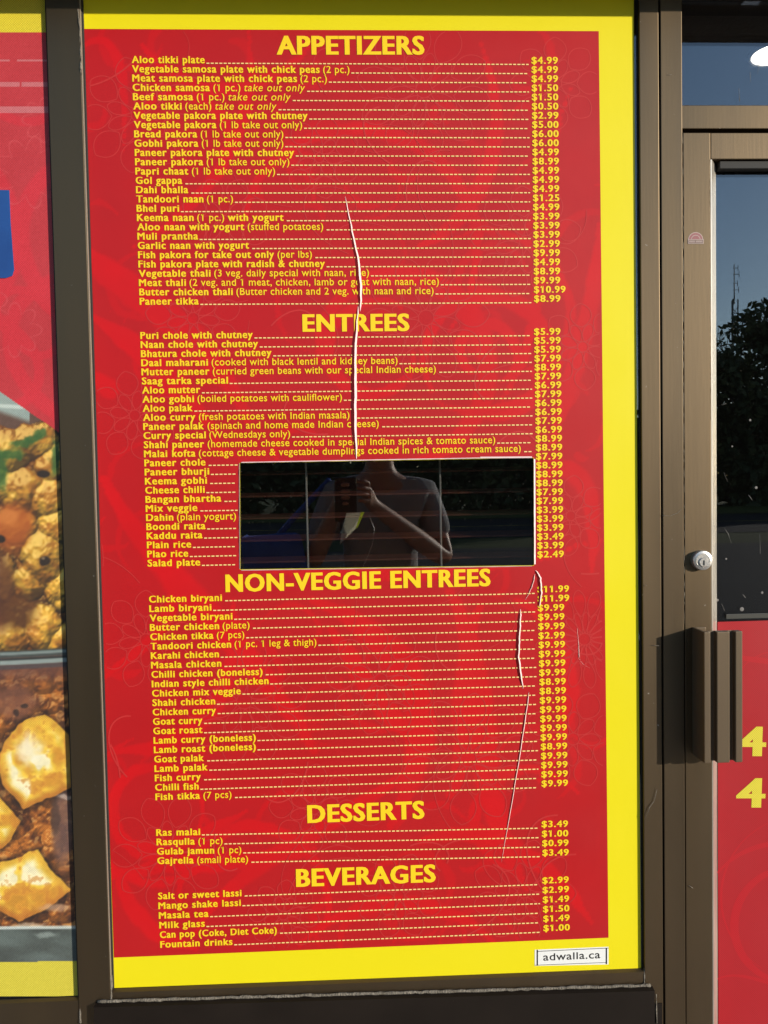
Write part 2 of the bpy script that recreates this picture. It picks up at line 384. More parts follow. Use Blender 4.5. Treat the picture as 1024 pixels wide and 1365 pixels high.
# dark panel with its dusty ledge below the menu window
ZP_L = P(125, 1343, -.022).z; ZP_R = P(872, 1321, -.022).z
xp0 = P(125, 1350, -.022).x; xp1 = P(873, 1340, -.022).x
v = []
for x, zt in ((xp0, ZP_L), (xp1, ZP_R)): v += [(x, -.0105, zt + .002), (x, -.022, zt), (x, -.022, 0.0), (x, -.0105, 0.0)]
mesh('kick_panel', v, [(0, 1, 5, 4), (1, 2, 6, 5), (2, 3, 7, 6), (3, 0, 4, 7), (3, 2, 1, 0), (4, 5, 6, 7)], DARKPANEL, win)
box('kick_panel', XL0 + .001, XR1 - .004, -.0104, .05, 0.0, min(ZS_L, ZS_R) - .061, DARKPANEL, win, bev=0)
box('kick_panel', XW0 + .001, XL0 - .001, -.0065, .05, 0.0, zl - .121, DARKPANEL, win, bev=0)
R = random.Random(3)
def bead(name, pts, rad, m, parent, jit=0.4):
    bm = bmesh.new(); n = []
    for (a, b) in zip(pts, pts[1:]):
        a, b = Vector(a), Vector(b); k = max(2, int((b - a).length / 0.009))
        n += [a.lerp(b, i / k) for i in range(k)]
    n.append(Vector(pts[-1]))
    tube(bm, [p + Vector((0, R.uniform(-1, 1), R.uniform(-1, 1))) * rad * 0.25 for p in n], [rad * (1 + R.uniform(-jit, jit)) for _ in n], 6)
    return bmobj(name, bm, m, parent, smooth=True)
bead('caulk_bead', [(xp0 + .004, -.0120, ZP_L + .004), (xp1 - .004, -.0120, ZP_R + .004)], 0.0026, CAULK, win, .22)
bead('caulk_bead', [P(874.5, 1325, -.012), P(875.5, 1364, -.012)], 0.0012, CAULK, win)
bead('caulk_bead', [P(149, 1300, -.006), P(148, 1342, -.010)], 0.0016, CAULK, win, .7)
bead('caulk_bead', [P(859, 1290, -.006), P(859, 1316, -.010)], 0.0013, CAULK, win, .6)
bead('caulk_bead', [P(107, 1327, -.008), P(107, 1364, -.010)], 0.0016, CAULK, win, .7)
bead('caulk_bead', [P(104, 12, -.010), P(106.5, 40, -.010), P(108, 100, -.010)], 0.0012, CAULK, win, .7)
bead('edge_highlight', [(XR2 - .0006, -.0113, P(911, 180).z), (XR2 - .0006, -.0113, P(912, 830).z)], 0.00026, EDGEM, win, .35)  # pale beads stand in for the bevel highlights on these edges
bead('edge_highlight', [(XD1 - .0006, -.0093, P(948, 215).z), (XD1 - .0006, -.0093, P(948, 560).z)], 0.00022, EDGEM, win, .35)
for pts in ([(883, 687), (893, 688), (903, 684), (908, 679)], [(861, 1090), (866, 1076), (872, 1068), (876, 1052)], [(889, 100), (895, 99.5)], [(868, 860), (880, 861)], [(860, 779), (862, 781)], [(918, 1180), (924, 1184)]):
    bead('scratch', [P(x_, y_, -.0112) for x_, y_ in pts], 0.0004, CAULK, win, .5)
# panes and gaskets
box('glass_pane', XL1 - .003, XR0 + .003, 0.0, .006, ZS_R - .03, ZH, GLASS, win, bev=0)
box('glass_pane', XW0 - .003, XL0 + .003, 0.0, .006, zl - .02, ZH, GLASS, win, bev=0)
box('glass_pane', XR2 - .004, XEND + .004, 0.012, .018, ZT1 - .01, ZH, GLASS, win, bev=0)
box('gasket', XL1 + .0002, XL1 + .0042, -.004, -.0002, ZS_L, ZH, GASKET, win, bev=.001)
box('gasket', XR0 - .0018, XR0 - .0002, -.003, -.0002, ZS_R, ZH, GASKET, win, bev=.001)
box('gasket', XL0 - .0036, XL0 - .0002, -.004, -.0002, zl, ZH, GASKET, win, bev=.001)
# glazing bead along the mullion, its sunlit look put into a paler colour
box('lit_glazing_bead', XL1 + .0001, XL1 + .0012, -.0096, -.0041, ZS_L + .004, ZH - .01, EDGEM, win, bev=.0003)

# ------------------------------------------------------------------ door
door = thing('shop_door', 'bronze aluminium glass door with pull handle and red film on its lower half', 'door', (XR2, 0.02, 0.0))
ZDT = P(960, 176, -.009).z
ZG = P(980, 212, -.009).z
box('door_stile', XR2 + .001, XD1, -.009, .035, 0.015, ZDT - .0008, BRONZE, door)
box('door_stile', XEND - .048, XEND, -.009, .035, 0.015, ZDT - .0008, BRONZE, door)
box('top_rail', XD1 + .0006, XEND - .0486, -.0088, .035, ZG, ZDT - .001, BRONZE, door)
box('bottom_rail', XD1 + .0006, XEND - .0486, -.0088, .035, 0.016, 0.25, BRONZE, door)
def prism(name, prof, z0, z1, m, parent):
    n = len(prof); v = [(x, y, z0) for x, y in prof] + [(x, y, z1) for x, y in prof]
    f = [(i, (i + 1) % n, n + (i + 1) % n, n + i) for i in range(n)] + [tuple(range(n))[::-1], tuple(range(n, 2 * n))]
    o = mesh(name, v, f, m, parent); bm = bmesh.new(); bm.from_mesh(o.data); bmesh.ops.recalc_face_normals(bm, faces=bm.faces)
    bm.to_mesh(o.data); bm.free(); return o
prism('glass_stop', [(XD1 + .0005, -.0085), (XD1 + .0025, -.0085), (XDG, .0110), (XDG, .0118), (XD1 + .0005, .0118)], 0.26, ZG - .0005, STOPMETAL, door)
box('glass_stop', XDG + .0005, XEND - .05, -.003, .0118, ZG - .014, ZG - .0005, GASKET, door)  # black material paints in the shade of this downward-facing stop
box('glass_pane', XD1 + .002, XEND - .0485, .012, .018, 0.252, ZG, GLASS, door, bev=0)
# lock cylinder
lc = P(934.5, 746.5, -.012); lc.y = 0
bm = bmesh.new(); lathe(bm, [(0.0175, -.0085), (0.0175, -.019), (0.0165, -.0205), (0.0125, -.0215), (0.0118, -.0208)], (lc.x, 0, lc.z), (0, 1, 0), 40)
for f in bm.faces: f.smooth = False
lk = bmobj('lock_cylinder', bm, CHROME, door)
bm = bmesh.new(); lathe(bm, [(0.0082, -.0195), (0.0082, -.0222), (0.0074, -.0230)], (lc.x + .0005, 0, lc.z - .003), (0, 1, 0), 28); bmobj('lock_plug', bm, CHROME, lk)
box('keyway', lc.x - .0006, lc.x + .0018, -.0236, -.0215, lc.z - .0085, lc.z + .0005, BLACK, lk, bev=0)
# pull handle: web standing out from the stile and a ribbed flange turned to the right
pt, pb = P(921.5, 836, -.009), P(924, 1005, -.009)
hx0 = (pt.x + pb.x) / 2; hz1, hz0 = pt.z, pb.z; yf = -.058
fw = P(990, 900, yf).x - hx0
prof = [(hx0, -.0085), (hx0, yf), (hx0 + .0113, yf), (hx0 + .0113, yf + .011), (hx0 + .0225, yf + .011), (hx0 + .0225, yf), (hx0 + .0450, yf), (hx0 + .0450, yf + .011),
        (hx0 + .0552, yf + .011), (hx0 + .0552, yf), (hx0 + fw, yf), (hx0 + fw, yf + .014), (hx0 + .006, yf + .014), (hx0 + .006, -.013), (hx0 + .024, -.013), (hx0 + .024, -.0085)]
hd = prism('pull_handle', prof, hz0, hz1, mat('bronze_painted', (0.150, 0.108, 0.066), 0.42, 0.45, 0.5, noise=((30, 30, 4), 0.5, (0.12, 0.088, 0.056))), door)
bv = hd.modifiers.new('bevel', 'BEVEL'); bv.width = 0.0013; bv.segments = 2; bv.limit_method = 'ANGLE'
SMUDGE = mat('glass_scratch', (0.16, 0.15, 0.14), 0.8)
for pts in ([(966, 704), (971, 712), (975, 724)], [(1013, 712), (1013.5, 738)], [(962, 540), (968, 538)], [(965, 630), (970, 642)], [(990, 792), (994, 797)], [(962, 805), (966, 814)], [(998, 660), (1003, 667)], [(985, 118), (986, 135)], [(1000, 96), (1000.5, 110)], [(1012, 84), (1010, 98)]):
    bead('scratch', [P(x_, y_, .0119) for x_, y_ in pts], 0.00035, SMUDGE, door, .7)
for x_, y_, r_ in ((956, 800, 2.2), (989, 812, 3.0), (1000, 560, 1.6), (968, 745, 1.4), (1016, 790, 1.8), (976, 595, 1.2), (1008, 650, 2.0)):
    c_ = P(x_, y_, .0118); bm = bmesh.new(); lathe(bm, [(r_ * .0008, 0), (r_ * .0013, .0002), (r_ * .0006, .0005)], c_, (0, -1, 0), 9); bmobj('dirt_spot', bm, SMUDGE, door)
# red film on the lower half of the door glass
film = thing('door_film', 'red printed film with a yellow 4 4 on the lower door glass', 'window film', (XDG, .011, 0.26))
zf = P(990, 826, .011).z
x0f, x1f = XDG + .0012, XEND - .05
mesh('film_sheet', [(x0f, .0116, .262), (x1f, .0116, .262), (x1f, .0116, zf), (x0f, .0116, zf - .003), (x0f, .0108, .262), (x1f, .0108, .262), (x1f, .0108, zf), (x0f, .0108, zf - .003)],
     [(3, 2, 1, 0), (4, 5, 6, 7), (0, 1, 5, 4), (1, 2, 6, 5), (2, 3, 7, 6), (3, 0, 4, 7)], REDFILM, film)
za = P(990, 822, .010).z
box('film_edge', P(968, 820, .010).x, x1f, .0095, .0115, zf + .002, zf + .011, mat('grey_strip', (0.045, 0.045, 0.038), 0.4), film, bev=.0006)

# ------------------------------------------------------------------ flat print: ribbons, text
def ribbon_mesh(name, lines, ydepth, m, parent, step=4e-6, closed=False):
    """lines: list of (points in photo pixels, width in pixels)"""
    vs_, fs_ = [], []
    for k, (pts, wd) in enumerate(lines):
        q = [P(x, y) for x, y in pts]; n = len(q); yy = ydepth - k * step
        wds = wd if hasattr(wd, '__len__') else [wd] * n
        b = len(vs_)
        for i in range(n):
            a, c = q[max(i - 1, 0)], q[min(i + 1, n - 1)]
            t = Vector((c.x - a.x, 0, c.z - a.z)).normalized(); nn = Vector((-t.z, 0, t.x)) * (wds[i] * 0.5 * 1.4 / F)
            vs_ += [(q[i].x + nn.x, yy, q[i].z + nn.z), (q[i].x - nn.x, yy, q[i].z - nn.z)]
        for i in range(n - 1): fs_.append((b + 2 * i, b + 2 * i + 1, b + 2 * i + 3, b + 2 * i + 2))
    return mesh(name, vs_, fs_, m, parent)

TEXTS = []      # queued text lines: (spans, placement)
CAPH = 0.69     # cap height of the built-in face at size 1 (measured below)
def span_obj(s, style):
    c = bpy.data.curves.new('t', 'FONT'); c.body = s; c.size = 1.0; c.resolution_u = 3
    if style == 'b': c.offset = 0.0115; c.space_character = 1.15
    elif style == 'h': c.offset = 0.017; c.space_character = 1.10
    elif style == 'i': c.offset = 0.007; c.shear = 0.20; c.space_character = 1.10
    elif style == 'm': c.offset = 0.010; c.space_character = 1.06
    else: c.offset = 0.007; c.space_character = 1.08
    if 'M' in s or s == '4': c.offset = 0.0                    # this face's M folds over itself when thickened
    o = bpy.data.objects.new('t', c); COL.objects.link(o); return o
def queue(name, spans, a, b, cap_px, ydepth, m, parent, fit=True, kids=None):
    """a, b: photo pixels of the baseline's two ends; cap_px: cap height in pixels"""
    TEXTS.append((name, spans, [(span_obj(s, st), [span_obj(s[:i + 1], st) for i, ch in enumerate(s) if ch == '1']) for s, st in spans], a, b, cap_px, ydepth, m, parent, kids))
def build_texts():
    bpy.context.view_layer.update()
    dg = bpy.context.evaluated_depsgraph_get()
    ref = None
    for name, spans, objs, a, b, cap, yd, m, parent, kids in TEXTS:
        V, Fc, x = [], [], 0.0
        for (s, st), (o, ones) in zip(spans, objs):
            me = bpy.data.meshes.new_from_object(o.evaluated_get(dg))
            n = len(me.vertices); co_ = np.empty(n * 3); me.vertices.foreach_get('co', co_); co_ = co_.reshape(-1, 3)
            if n == 0: continue
            mn, mxx = co_[:, 0].min(), co_[:, 0].max()
            polys = [tuple(p.vertices) for p in me.polygons]
            for q1 in ones:                          # the built-in face draws 1 as a bare stem: give it its flag
                m1 = bpy.data.meshes.new_from_object(q1.evaluated_get(dg)); xr_ = max(v.co.x for v in m1.vertices); bpy.data.meshes.remove(m1)
                x0_ = xr_ - (.115 if st == 'b' else .095); nb = len(co_)
                co_ = np.vstack([co_, [(x0_ + .05, .69, 0), (x0_ - .02, .69, 0), (x0_ - .135, .60, 0), (x0_ - .135, .49, 0), (x0_ + .05, .57, 0)]])
                polys.append((nb, nb + 1, nb + 2, nb + 3, nb + 4))
            if st in 'bmi' and any(ch.islower() for ch in s):   # taller lower case, as printed
                yy_ = co_[:, 1]; co_[:, 1] = np.where(yy_ > .449, .508 + (yy_ - .449) * .80, np.where(yy_ > 0, yy_ * 1.13, yy_))
            shifts = {'b': (-.030, 0, .030), 'h': (-.030, 0, .030)}.get(st, (0,))
            shifts = [(sh, 0) for sh in shifts]
            if 'M' in s or s == '4': shifts = [(a_, b_) for a_ in (-.040, -.013, .013, .040) for b_ in (-.011, .011)]
            for j, (sh, sv_) in enumerate(shifts):
                base = len(V)
                for c in co_: V.append((x + c[0] - mn + sh, c[1] + sv_, j * 2e-5))
                Fc += [tuple(base + i for i in p) for p in polys]
            x += (mxx - mn) + 0.37
            bpy.data.meshes.remove(me)
        width = x - 0.37
        A, B = P(*a), P(*b)
        ex = Vector((B.x - A.x, 0, B.z - A.z)); wlen = ex.length; ex.normalize(); ez = Vector((-ex.z, 0, ex.x))
        sz = cap * 1.4 / F / CAPH * 1.0; sx = wlen / width
        out = [(A.x + ex.x * v[0] * sx + ez.x * v[1] * sz, yd - v[2], A.z + ex.z * v[0] * sx + ez.z * v[1] * sz) for v in V]
        o = mesh(name, out, Fc, m, parent)
        if kids: kids(o)
    for t in TEXTS:
        for o in [q for a_, l_ in t[2] for q in [a_] + l_]:
            c = o.data; bpy.data.objects.remove(o); bpy.data.curves.remove(c)
    TEXTS.clear()

def sm(e0, e1, v): t = np.clip((v - e0) / (e1 - e0), 0, 1); return t * t * (3 - 2 * t)
def vnoise(x, y, seed):
    xi, yi = np.floor(x).astype(np.int64), np.floor(y).astype(np.int64); xf, yf_ = x - xi, y - yi
    def h(a, c):
        n = (a * 374761393 + c * 668265263 + seed * 974711) & 0x7fffffff
        n = ((n ^ (n >> 13)) * 1274126177) & 0x7fffffff
        return ((n ^ (n >> 16)) & 0xffff) / 65535.0
    u, w_ = xf * xf * (3 - 2 * xf), yf_ * yf_ * (3 - 2 * yf_)
    return (h(xi, yi) * (1 - u) + h(xi + 1, yi) * u) * (1 - w_) + (h(xi, yi + 1) * (1 - u) + h(xi + 1, yi + 1) * u) * w_
def fbm(x, y, seed, o=4):
    s, a, t = 0, 1.0, 0
    for k in range(o): s = s + a * vnoise(x * 2 ** k, y * 2 ** k, seed + k); t += a; a *= .5
    return s / t
# ------------------------------------------------------------------ menu poster
poster = thing('menu_poster', 'large red menu poster with yellow border and lists of dishes', 'poster', (P(480, 1290).x, -.0008, ZS))
pL0, pL1 = P(108.7, 0), P(152, 1317)
xpl = (pL0.x + pL1.x) / 2; xpr = (P(845.5, 0).x + P(855.5, 1290).x) / 2
zpt = P(480, -26).z
rTL, rTR, rBR, rBL = P(109.4, 39), P(798, 42), P(811, 1249.5), P(152.3, 1276)
hTL, hTR, hBR, hBL = P(320, 617.5), P(711, 610.5), P(711.5, 753.5), P(320.5, 759)
def ring_sheet(name, outer, inner, y0, th, m, parent):
    """flat sheet (4 corners) with a 4-cornered hole, real thickness"""
    o = [(p[0], p[1]) for p in outer]; i = [(p[0], p[1]) for p in inner]
    v = [(x, y0, z) for x, z in o + i] + [(x, y0 - th, z) for x, z in o + i]
    f = []
    for k in range(4):
        j = (k + 1) % 4
        f += [(8 + k, 8 + j, 12 + j, 12 + k), (k, 4 + k, 4 + j, j), (k, j, 8 + j, 8 + k), (4 + k, 12 + k, 12 + j, 4 + j)]
    ob = mesh(name, v, f, m, parent); bm = bmesh.new(); bm.from_mesh(ob.data); bmesh.ops.recalc_face_normals(bm, faces=bm.faces); bm.to_mesh(ob.data); bm.free(); return ob
xz = lambda p: (p.x, p.z)
hole = [xz(hTL), xz(hTR), xz(hBR), xz(hBL)]
ring_sheet('yellow_border', [(xpl, zpt), (P(844.5, -26).x, zpt), (P(854.3, 1290).x, P(853, 1290.5).z), (P(152, 1317).x, P(152, 1316.5).z)], hole, -.0004, .0006, YELLOW, poster)
ring_sheet('red_panel', [xz(rTL), xz(rTR), xz(rBR), xz(rBL)], [(hTL.x - .0006, hTL.z + .0006), (hTR.x + .0006, hTR.z + .0006), (hBR.x + .0006, hBR.z - .0006), (hBL.x - .0006, hBL.z - .0006)], -.00102, .00012, RED, poster)

# printed background: broad scrolls, then fine petals and mandalas, kept inside the red panel
TL, TR_, BR_, BL_ = (109.4, 39), (798, 42), (811, 1249.5), (152.3, 1276)
def inside(x, y):
    if 316 < x < 715 and 606 < y < 763: return False
    u = (y - 39) / 1222.0
    return (111.5 + 42 * u) < x < (796 + 12 * u) and 42 + (y > 600) * 0 < y < 1273 - (x - 152) * 0.0402
def clip(pts, wd):
    segs, cur, cw = [], [], []
    for i, (x, y) in enumerate(pts):
        w_ = wd[i] if hasattr(wd, '__len__') else wd
        ok = all(inside(x + dx * w_ * .5, y + dy * w_ * .5) for dx in (-1, 1) for dy in (-1, 1))
        if ok: cur.append((x, y)); cw.append(w_)
        else:
            if len(cur) > 2: segs.append((cur, cw))
            cur, cw = [], []
    if len(cur) > 2: segs.append((cur, cw))
    return segs
def bez(p0, p1, p2, p3, n=48):
    t = np.linspace(0, 1, n)[:, None]; a = [np.array(p, float) for p in (p0, p1, p2, p3)]
    return ((1 - t) ** 3 * a[0] + 3 * (1 - t) ** 2 * t * a[1] + 3 * (1 - t) * t ** 2 * a[2] + t ** 3 * a[3]).tolist()
def arc(cx, cy, r0, r1, a0, a1, n=90):
    a = np.linspace(math.radians(a0), math.radians(a1), n); r = np.linspace(r0, r1, n)
    return np.stack([cx + r * np.cos(a), cy + r * np.sin(a)], 1).tolist()
def taper(n, w, lo=.25): return (w * (lo + (1 - lo) * np.sin(np.linspace(0.05, math.pi - .05, n)))).tolist()
broad = []
def B_(pts, w): broad.append((pts, taper(len(pts), w)))
B_(bez((112, 330), (210, 400), (280, 450), (330, 560)), 34); B_(bez((118, 420), (190, 450), (260, 520), (300, 610)), 22)
B_(bez((113, 60), (150, 45), (170, 60), (165, 200)), 16); B_(arc(235, 190, 60, 75, 200, 420), 14)
B_(bez((190, 60), (240, 130), (320, 150), (420, 60)), 20); B_(bez((330, 45), (350, 150), (300, 260), (180, 330)), 18)
B_(arc(520, 480, 95, 150, 180, 470), 30); B_(arc(500, 470, 50, 70, 0, 300), 18); B_(arc(470, 330, 150, 170, 190, 400), 20)
B_(bez((640, 60), (700, 200), (620, 300), (560, 330)), 24); B_(bez((760, 120), (700, 260), (760, 420), (650, 560)), 18)
B_(arc(640, 420, 110, 130, 250, 480), 14); B_(bez((720, 640), (760, 600), (800, 640), (790, 760)), 26)
B_(bez((140, 640), (200, 760), (330, 850), (420, 1000)), 40); B_(bez((140, 900), (210, 860), (260, 800), (230, 700)), 20)
B_(bez((150, 1000), (250, 1010), (330, 930), (310, 800)), 26); B_(arc(210, 1080, 60, 60, 0, 360), 16); B_(arc(210, 1080, 95, 100, 20, 250), 14)
B_(bez((260, 1240), (330, 1130), (460, 1110), (560, 1010)), 24); B_(arc(330, 1200, 90, 110, 180, 380), 18)
B_(bez((420, 800), (560, 860), (600, 960), (520, 1100)), 44); B_(bez((600, 790), (660, 900), (620, 1040), (700, 1180)), 40)
B_(bez((690, 800), (760, 830), (790, 930), (720, 1040)), 24); B_(bez((560, 1120), (640, 1090), (720, 1130), (790, 1230)), 26)
B_(bez((160, 1160), (170, 1220), (200, 1250), (260, 1262)), 24); B_(arc(700, 1100, 60, 80, 100, 330), 16)
B_(bez((400, 1260), (480, 1180), (600, 1190), (660, 1260)), 22); B_(bez((340, 760), (480, 775), (640, 770), (800, 720)), 18)
B_(arc(650, 478, 86, 78, 150, 480), 24); B_(arc(648, 470, 30, 44, 100, 420), 18); B_(bez((800, 300), (790, 420), (770, 480), (735, 590)), 28)
B_(bez((112, 345), (160, 380), (200, 400), (260, 470)), 36); B_(bez((118, 415), (150, 440), (200, 480), (240, 540)), 20); B_(bez((122, 500), (140, 510), (150, 520), (150, 530)), 26)
B_(bez((640, 810), (600, 900), (640, 980), (600, 1060)), 34); B_(bez((440, 840), (480, 880), (500, 960), (580, 1000)), 30); B_(bez((150, 1170), (230, 1140), (330, 1160), (420, 1130)), 26); B_(bez((160, 1120), (200, 1140), (260, 1120), (330, 1080)), 18)
SR = random.Random(77)
for k in range(110):
    x, y = SR.uniform(115, 805), SR.uniform(45, 1265); a0 = SR.uniform(0, 360); r0 = SR.uniform(14, 60)
    B_(arc(x, y, r0, r0 * SR.uniform(.5, 1.3), a0, a0 + SR.uniform(90, 260), 40), SR.uniform(5, 13))
GU, GV = np.meshgrid(np.linspace(0, 1, 300), np.linspace(0, 1, 520)); qd = [np.array(c, float) for c in (TL, TR_, BR_, BL_)]
GP = ((1 - GU) * (1 - GV))[..., None] * qd[0] + (GU * (1 - GV))[..., None] * qd[1] + (GU * GV)[..., None] * qd[2] + ((1 - GU) * GV)[..., None] * qd[3]
GX, GY = GP[..., 0], GP[..., 1]; tone = np.zeros(GX.shape)
wxx = GX + (fbm(GX / 22, GY / 22, 5) - .5) * 9; wyy = GY + (fbm(GX / 22, GY / 22, 6) - .5) * 9
for pts, wd in broad:
    a_ = np.array(pts); wmax = max(wd)
    sel = (GX > a_[:, 0].min() - wmax) & (GX < a_[:, 0].max() + wmax) & (GY > a_[:, 1].min() - wmax) & (GY < a_[:, 1].max() + wmax)
    if not sel.any(): continue
    gx_, gy_ = wxx[sel], wyy[sel]; best = np.full(gx_.shape, 9.0)
    for (x_, y_), w_ in zip(pts, wd): best = np.minimum(best, np.hypot(gx_ - x_, gy_ - y_) / (w_ * .5))
    tone[sel] = np.maximum(tone[sel], (1 - sm(.72, 1.25, best)) * (.72 + .28 * vnoise(gx_ / 40, gy_ / 40, len(pts))) * (.6 if wmax < 13.5 else 1.0))
tone = np.clip(tone * (.75 + .5 * fbm(GX / 30, GY / 30, 12)) + (fbm(GX / 70, GY / 70, 15) - .5) * .45, -.3, 1.2)
ca_, cb_ = np.array((0.425, 0.0085, 0.0110)), np.array((0.555, 0.0060, 0.0090))
colg = ca_ + (cb_ - ca_) * tone[..., None]
fx = (GX - CX) / F; fy = (GY - CY) / F; wy_ = vN.x * fx + vN.y * fy + vN.z; tt = -CAM.y / wy_
gx_w, gz_w = (vX.x * fx + vX.y * fy + vX.z) * tt, CAM.z - (vD.x * fx + vD.y * fy + vD.z) * tt
O = origin(poster); ny, nx = GX.shape; me = bpy.data.meshes.new('scroll_print'); n = nx * ny
me.vertices.add(n); me.vertices.foreach_set('co', np.stack([gx_w - O.x, np.full_like(gx_w, -.00122 - O.y), gz_w - O.z], -1).ravel())
idx = np.arange(n).reshape(ny, nx); q = np.stack([idx[1:, :-1], idx[1:, 1:], idx[:-1, 1:], idx[:-1, :-1]], -1).reshape(-1, 4)
inh = ((GX > 318.6) & (GX < 713) & (GY > 616.6 - (GX - 320) * .018) & (GY < 760 - (GX - 320) * .0135)).ravel(); q = q[~inh[q].any(1)]
me.loops.add(len(q) * 4); me.loops.foreach_set('vertex_index', q.ravel()); me.polygons.add(len(q)); me.polygons.foreach_set('loop_start', np.arange(len(q)) * 4); me.update(calc_edges=True)
at = me.color_attributes.new('print', 'FLOAT_COLOR', 'POINT'); at.data.foreach_set('color', np.concatenate([colg, np.ones(colg.shape[:2] + (1,))], -1).ravel())
SCROLL = vinyl('red_scroll_print', (.5, .01, .02)); ca = SCROLL.node_tree.nodes.new('ShaderNodeVertexColor'); ca.layer_name = 'print'
SCROLL.node_tree.links.new(ca.outputs[0], SCROLL.node_tree.nodes['Principled BSDF'].inputs['Base Color']); me.materials.append(SCROLL); link('scroll_print', me, poster)
fine = []
def F_(pts, w=1.3): fine.extend(clip(pts, w))
PR = random.Random(21)
def mandala(cx, cy, r, n, rot=0.0):
    for ring_, (ra, rb, nn) in enumerate(((0.12, 0.55, n), (0.45, 1.0, n))):
        for k in range(nn):
            a = rot + (k + 0.5 * ring_) * 2 * math.pi / nn; h = math.pi / nn * 0.95
            pt = lambda rr, aa: (cx + r * rr * math.cos(aa), cy + r * rr * math.sin(aa))
            F_(bez(pt(ra, a), pt((ra + rb) / 2, a - h * 1.5), pt(rb * .96, a - h * .7), pt(rb, a), 26))
            F_(bez(pt(ra, a), pt((ra + rb) / 2, a + h * 1.5), pt(rb * .96, a + h * .7), pt(rb, a), 26))
    F_(arc(cx, cy, r * .12, r * .12, 0, 360, 40))
for cx, cy, r, n in ((190, 150, 78, 9), (300, 300, 60, 8), (560, 120, 90, 10), (745, 120, 62, 8), (700, 330, 75, 9), (430, 215, 55, 7), (560, 420, 85, 10), (775, 470, 58, 8), (180, 560, 60, 8), (260, 430, 64, 9),
                     (785, 845, 66, 16), (760, 690, 54, 8), (200, 860, 66, 9), (330, 930, 84, 10), (500, 900, 74, 9), (620, 1010, 88, 10), (770, 985, 66, 8), (230, 1130, 78, 10), (420, 1080, 60, 8), (700, 1180, 70, 9), (540, 1200, 58, 8), (370, 1220, 48, 8)):
    mandala(cx + PR.uniform(-8, 8), cy + PR.uniform(-8, 8), r, n, PR.uniform(0, 1))
for k in range(60):
    x, y = PR.uniform(120, 800), PR.uniform(50, 1260); a = PR.uniform(0, 6.28); L = PR.uniform(50, 120)
    d = (math.cos(a), math.sin(a)); nrm = (-d[1], d[0]); s = PR.choice((-1, 1)) * L * .45
    F_(bez((x, y), (x + d[0] * L * .4 + nrm[0] * s, y + d[1] * L * .4 + nrm[1] * s), (x + d[0] * L + nrm[0] * s, y + d[1] * L + nrm[1] * s), (x + d[0] * L, y + d[1] * L), 30), PR.choice((1.0, 1.3, 2.2)))
ribbon_mesh('petal_print', fine, -.00140, REDLINE, poster, step=2e-7)

# menu text
def rows(items, prices, yl, yr, xl, xr):
    n = len(items)
    for i, ((spans, ex), pr) in enumerate(zip(items, prices)):
        t = i / (n - 1); by, bry = yl[0] + (yl[1] - yl[0]) * t, yr[0] + (yr[1] - yr[0]) * t
        lx, rx = xl[0] + (xl[1] - xl[0]) * t, xr[0] + (xr[1] - xr[0]) * t
        slope = (bry + 1.2 - by) / (rx - lx)
        yat = lambda x, by=by, slope=slope, lx=lx: by + slope * (x - lx)
        blocked = 609 < yat(400) - 4 < 770 and ex < 320 and by > 618
        pw = 6.9 * len(pr)
        def kids(o, ex=ex, rx=rx, yat=yat, blocked=blocked, by=by):
            x1 = 317.0 if blocked else rx - 4.0
            x = ex + (4.5 if R.random() < .3 else 2.5); v, f = [], []
            while x < x1 - 2:
                e = min(x + 4.0, x1); b = len(v)
                for (u, w_) in ((x, -1.35), (e, -1.35), (e, 0.1), (x, 0.1)):
                    p = P(u, yat(u) - w_ - 0.6); v.append((p.x, -.00200, p.z))
                f.append((b, b + 1, b + 2, b + 3)); x += 5.75
            if f: mesh('dashed_leader', v, f, DASH, o)
        queue('menu_line', spans, (lx, by), (ex, yat(ex)), 8.7, -.00190, LETTER, poster, kids=kids)
        sl_ = slope * pw
        queue('price', [(pr, 'b')], (rx, bry), (rx + pw, bry + sl_), 8.6, -.00190, LETTER, poster)
b = lambda s, e: ([(s, 'b')], e)
def bm_(s, s2, e): return ([(s, 'b'), (s2, 'm')], e)
app = [b('Aloo tikki plate', 273), bm_('Vegetable samosa plate with chick peas', '(2 pc.)', 466), bm_('Meat samosa plate with chick peas', '(2 pc.)', 436),
       ([('Chicken samosa', 'b'), ('(1 pc.)', 'm'), ('take out only', 'i')], 407), ([('Beef samosa', 'b'), ('(1 pc.)', 'm'), ('take out only', 'i')], 388), ([('Aloo tikki', 'b'), ('(each)', 'm'), ('take out only', 'i')], 369),
       b('Vegetable pakora plate with chutney', 410), bm_('Vegetable pakora', '(1 lb take out only)', 403), bm_('Bread pakora', '(1 lb take out only)', 378), bm_('Gobhi pakora', '(1 lb take out only)', 378),
       b('Paneer pakora plate with chutney', 392), bm_('Paneer pakora', '(1 lb take out only)', 386), bm_('Papri chaat', '(1 lb take out only)', 367), b('Gol gappa', 243), b('Dahi bhalla', 251),
       bm_('Tandoori naan', '(1 pc.)', 311), b('Bhel puri', 239), ([('Keema naan', 'b'), ('(1 pc.)', 'm'), ('with yogurt', 'b')], 378), bm_('Aloo naan with yogurt', '(stuffed potatoes)', 431), b('Muli prantha', 264),
       b('Garlic naan with yogurt', 332), bm_('Fish pakora for take out only', '(per lbs)', 416), b('Fish pakora plate with radish & chutney', 433), bm_('Vegetable thali', '(3 veg. daily special with naan, rice)', 492),
       bm_('Meat thali', '(2 veg. and 1 meat, chicken, lamb or goat with naan, rice)', 585), bm_('Butter chicken thali', '(Butter chicken and 2 veg. with naan and rice)', 578), b('Paneer tikka', 265)]
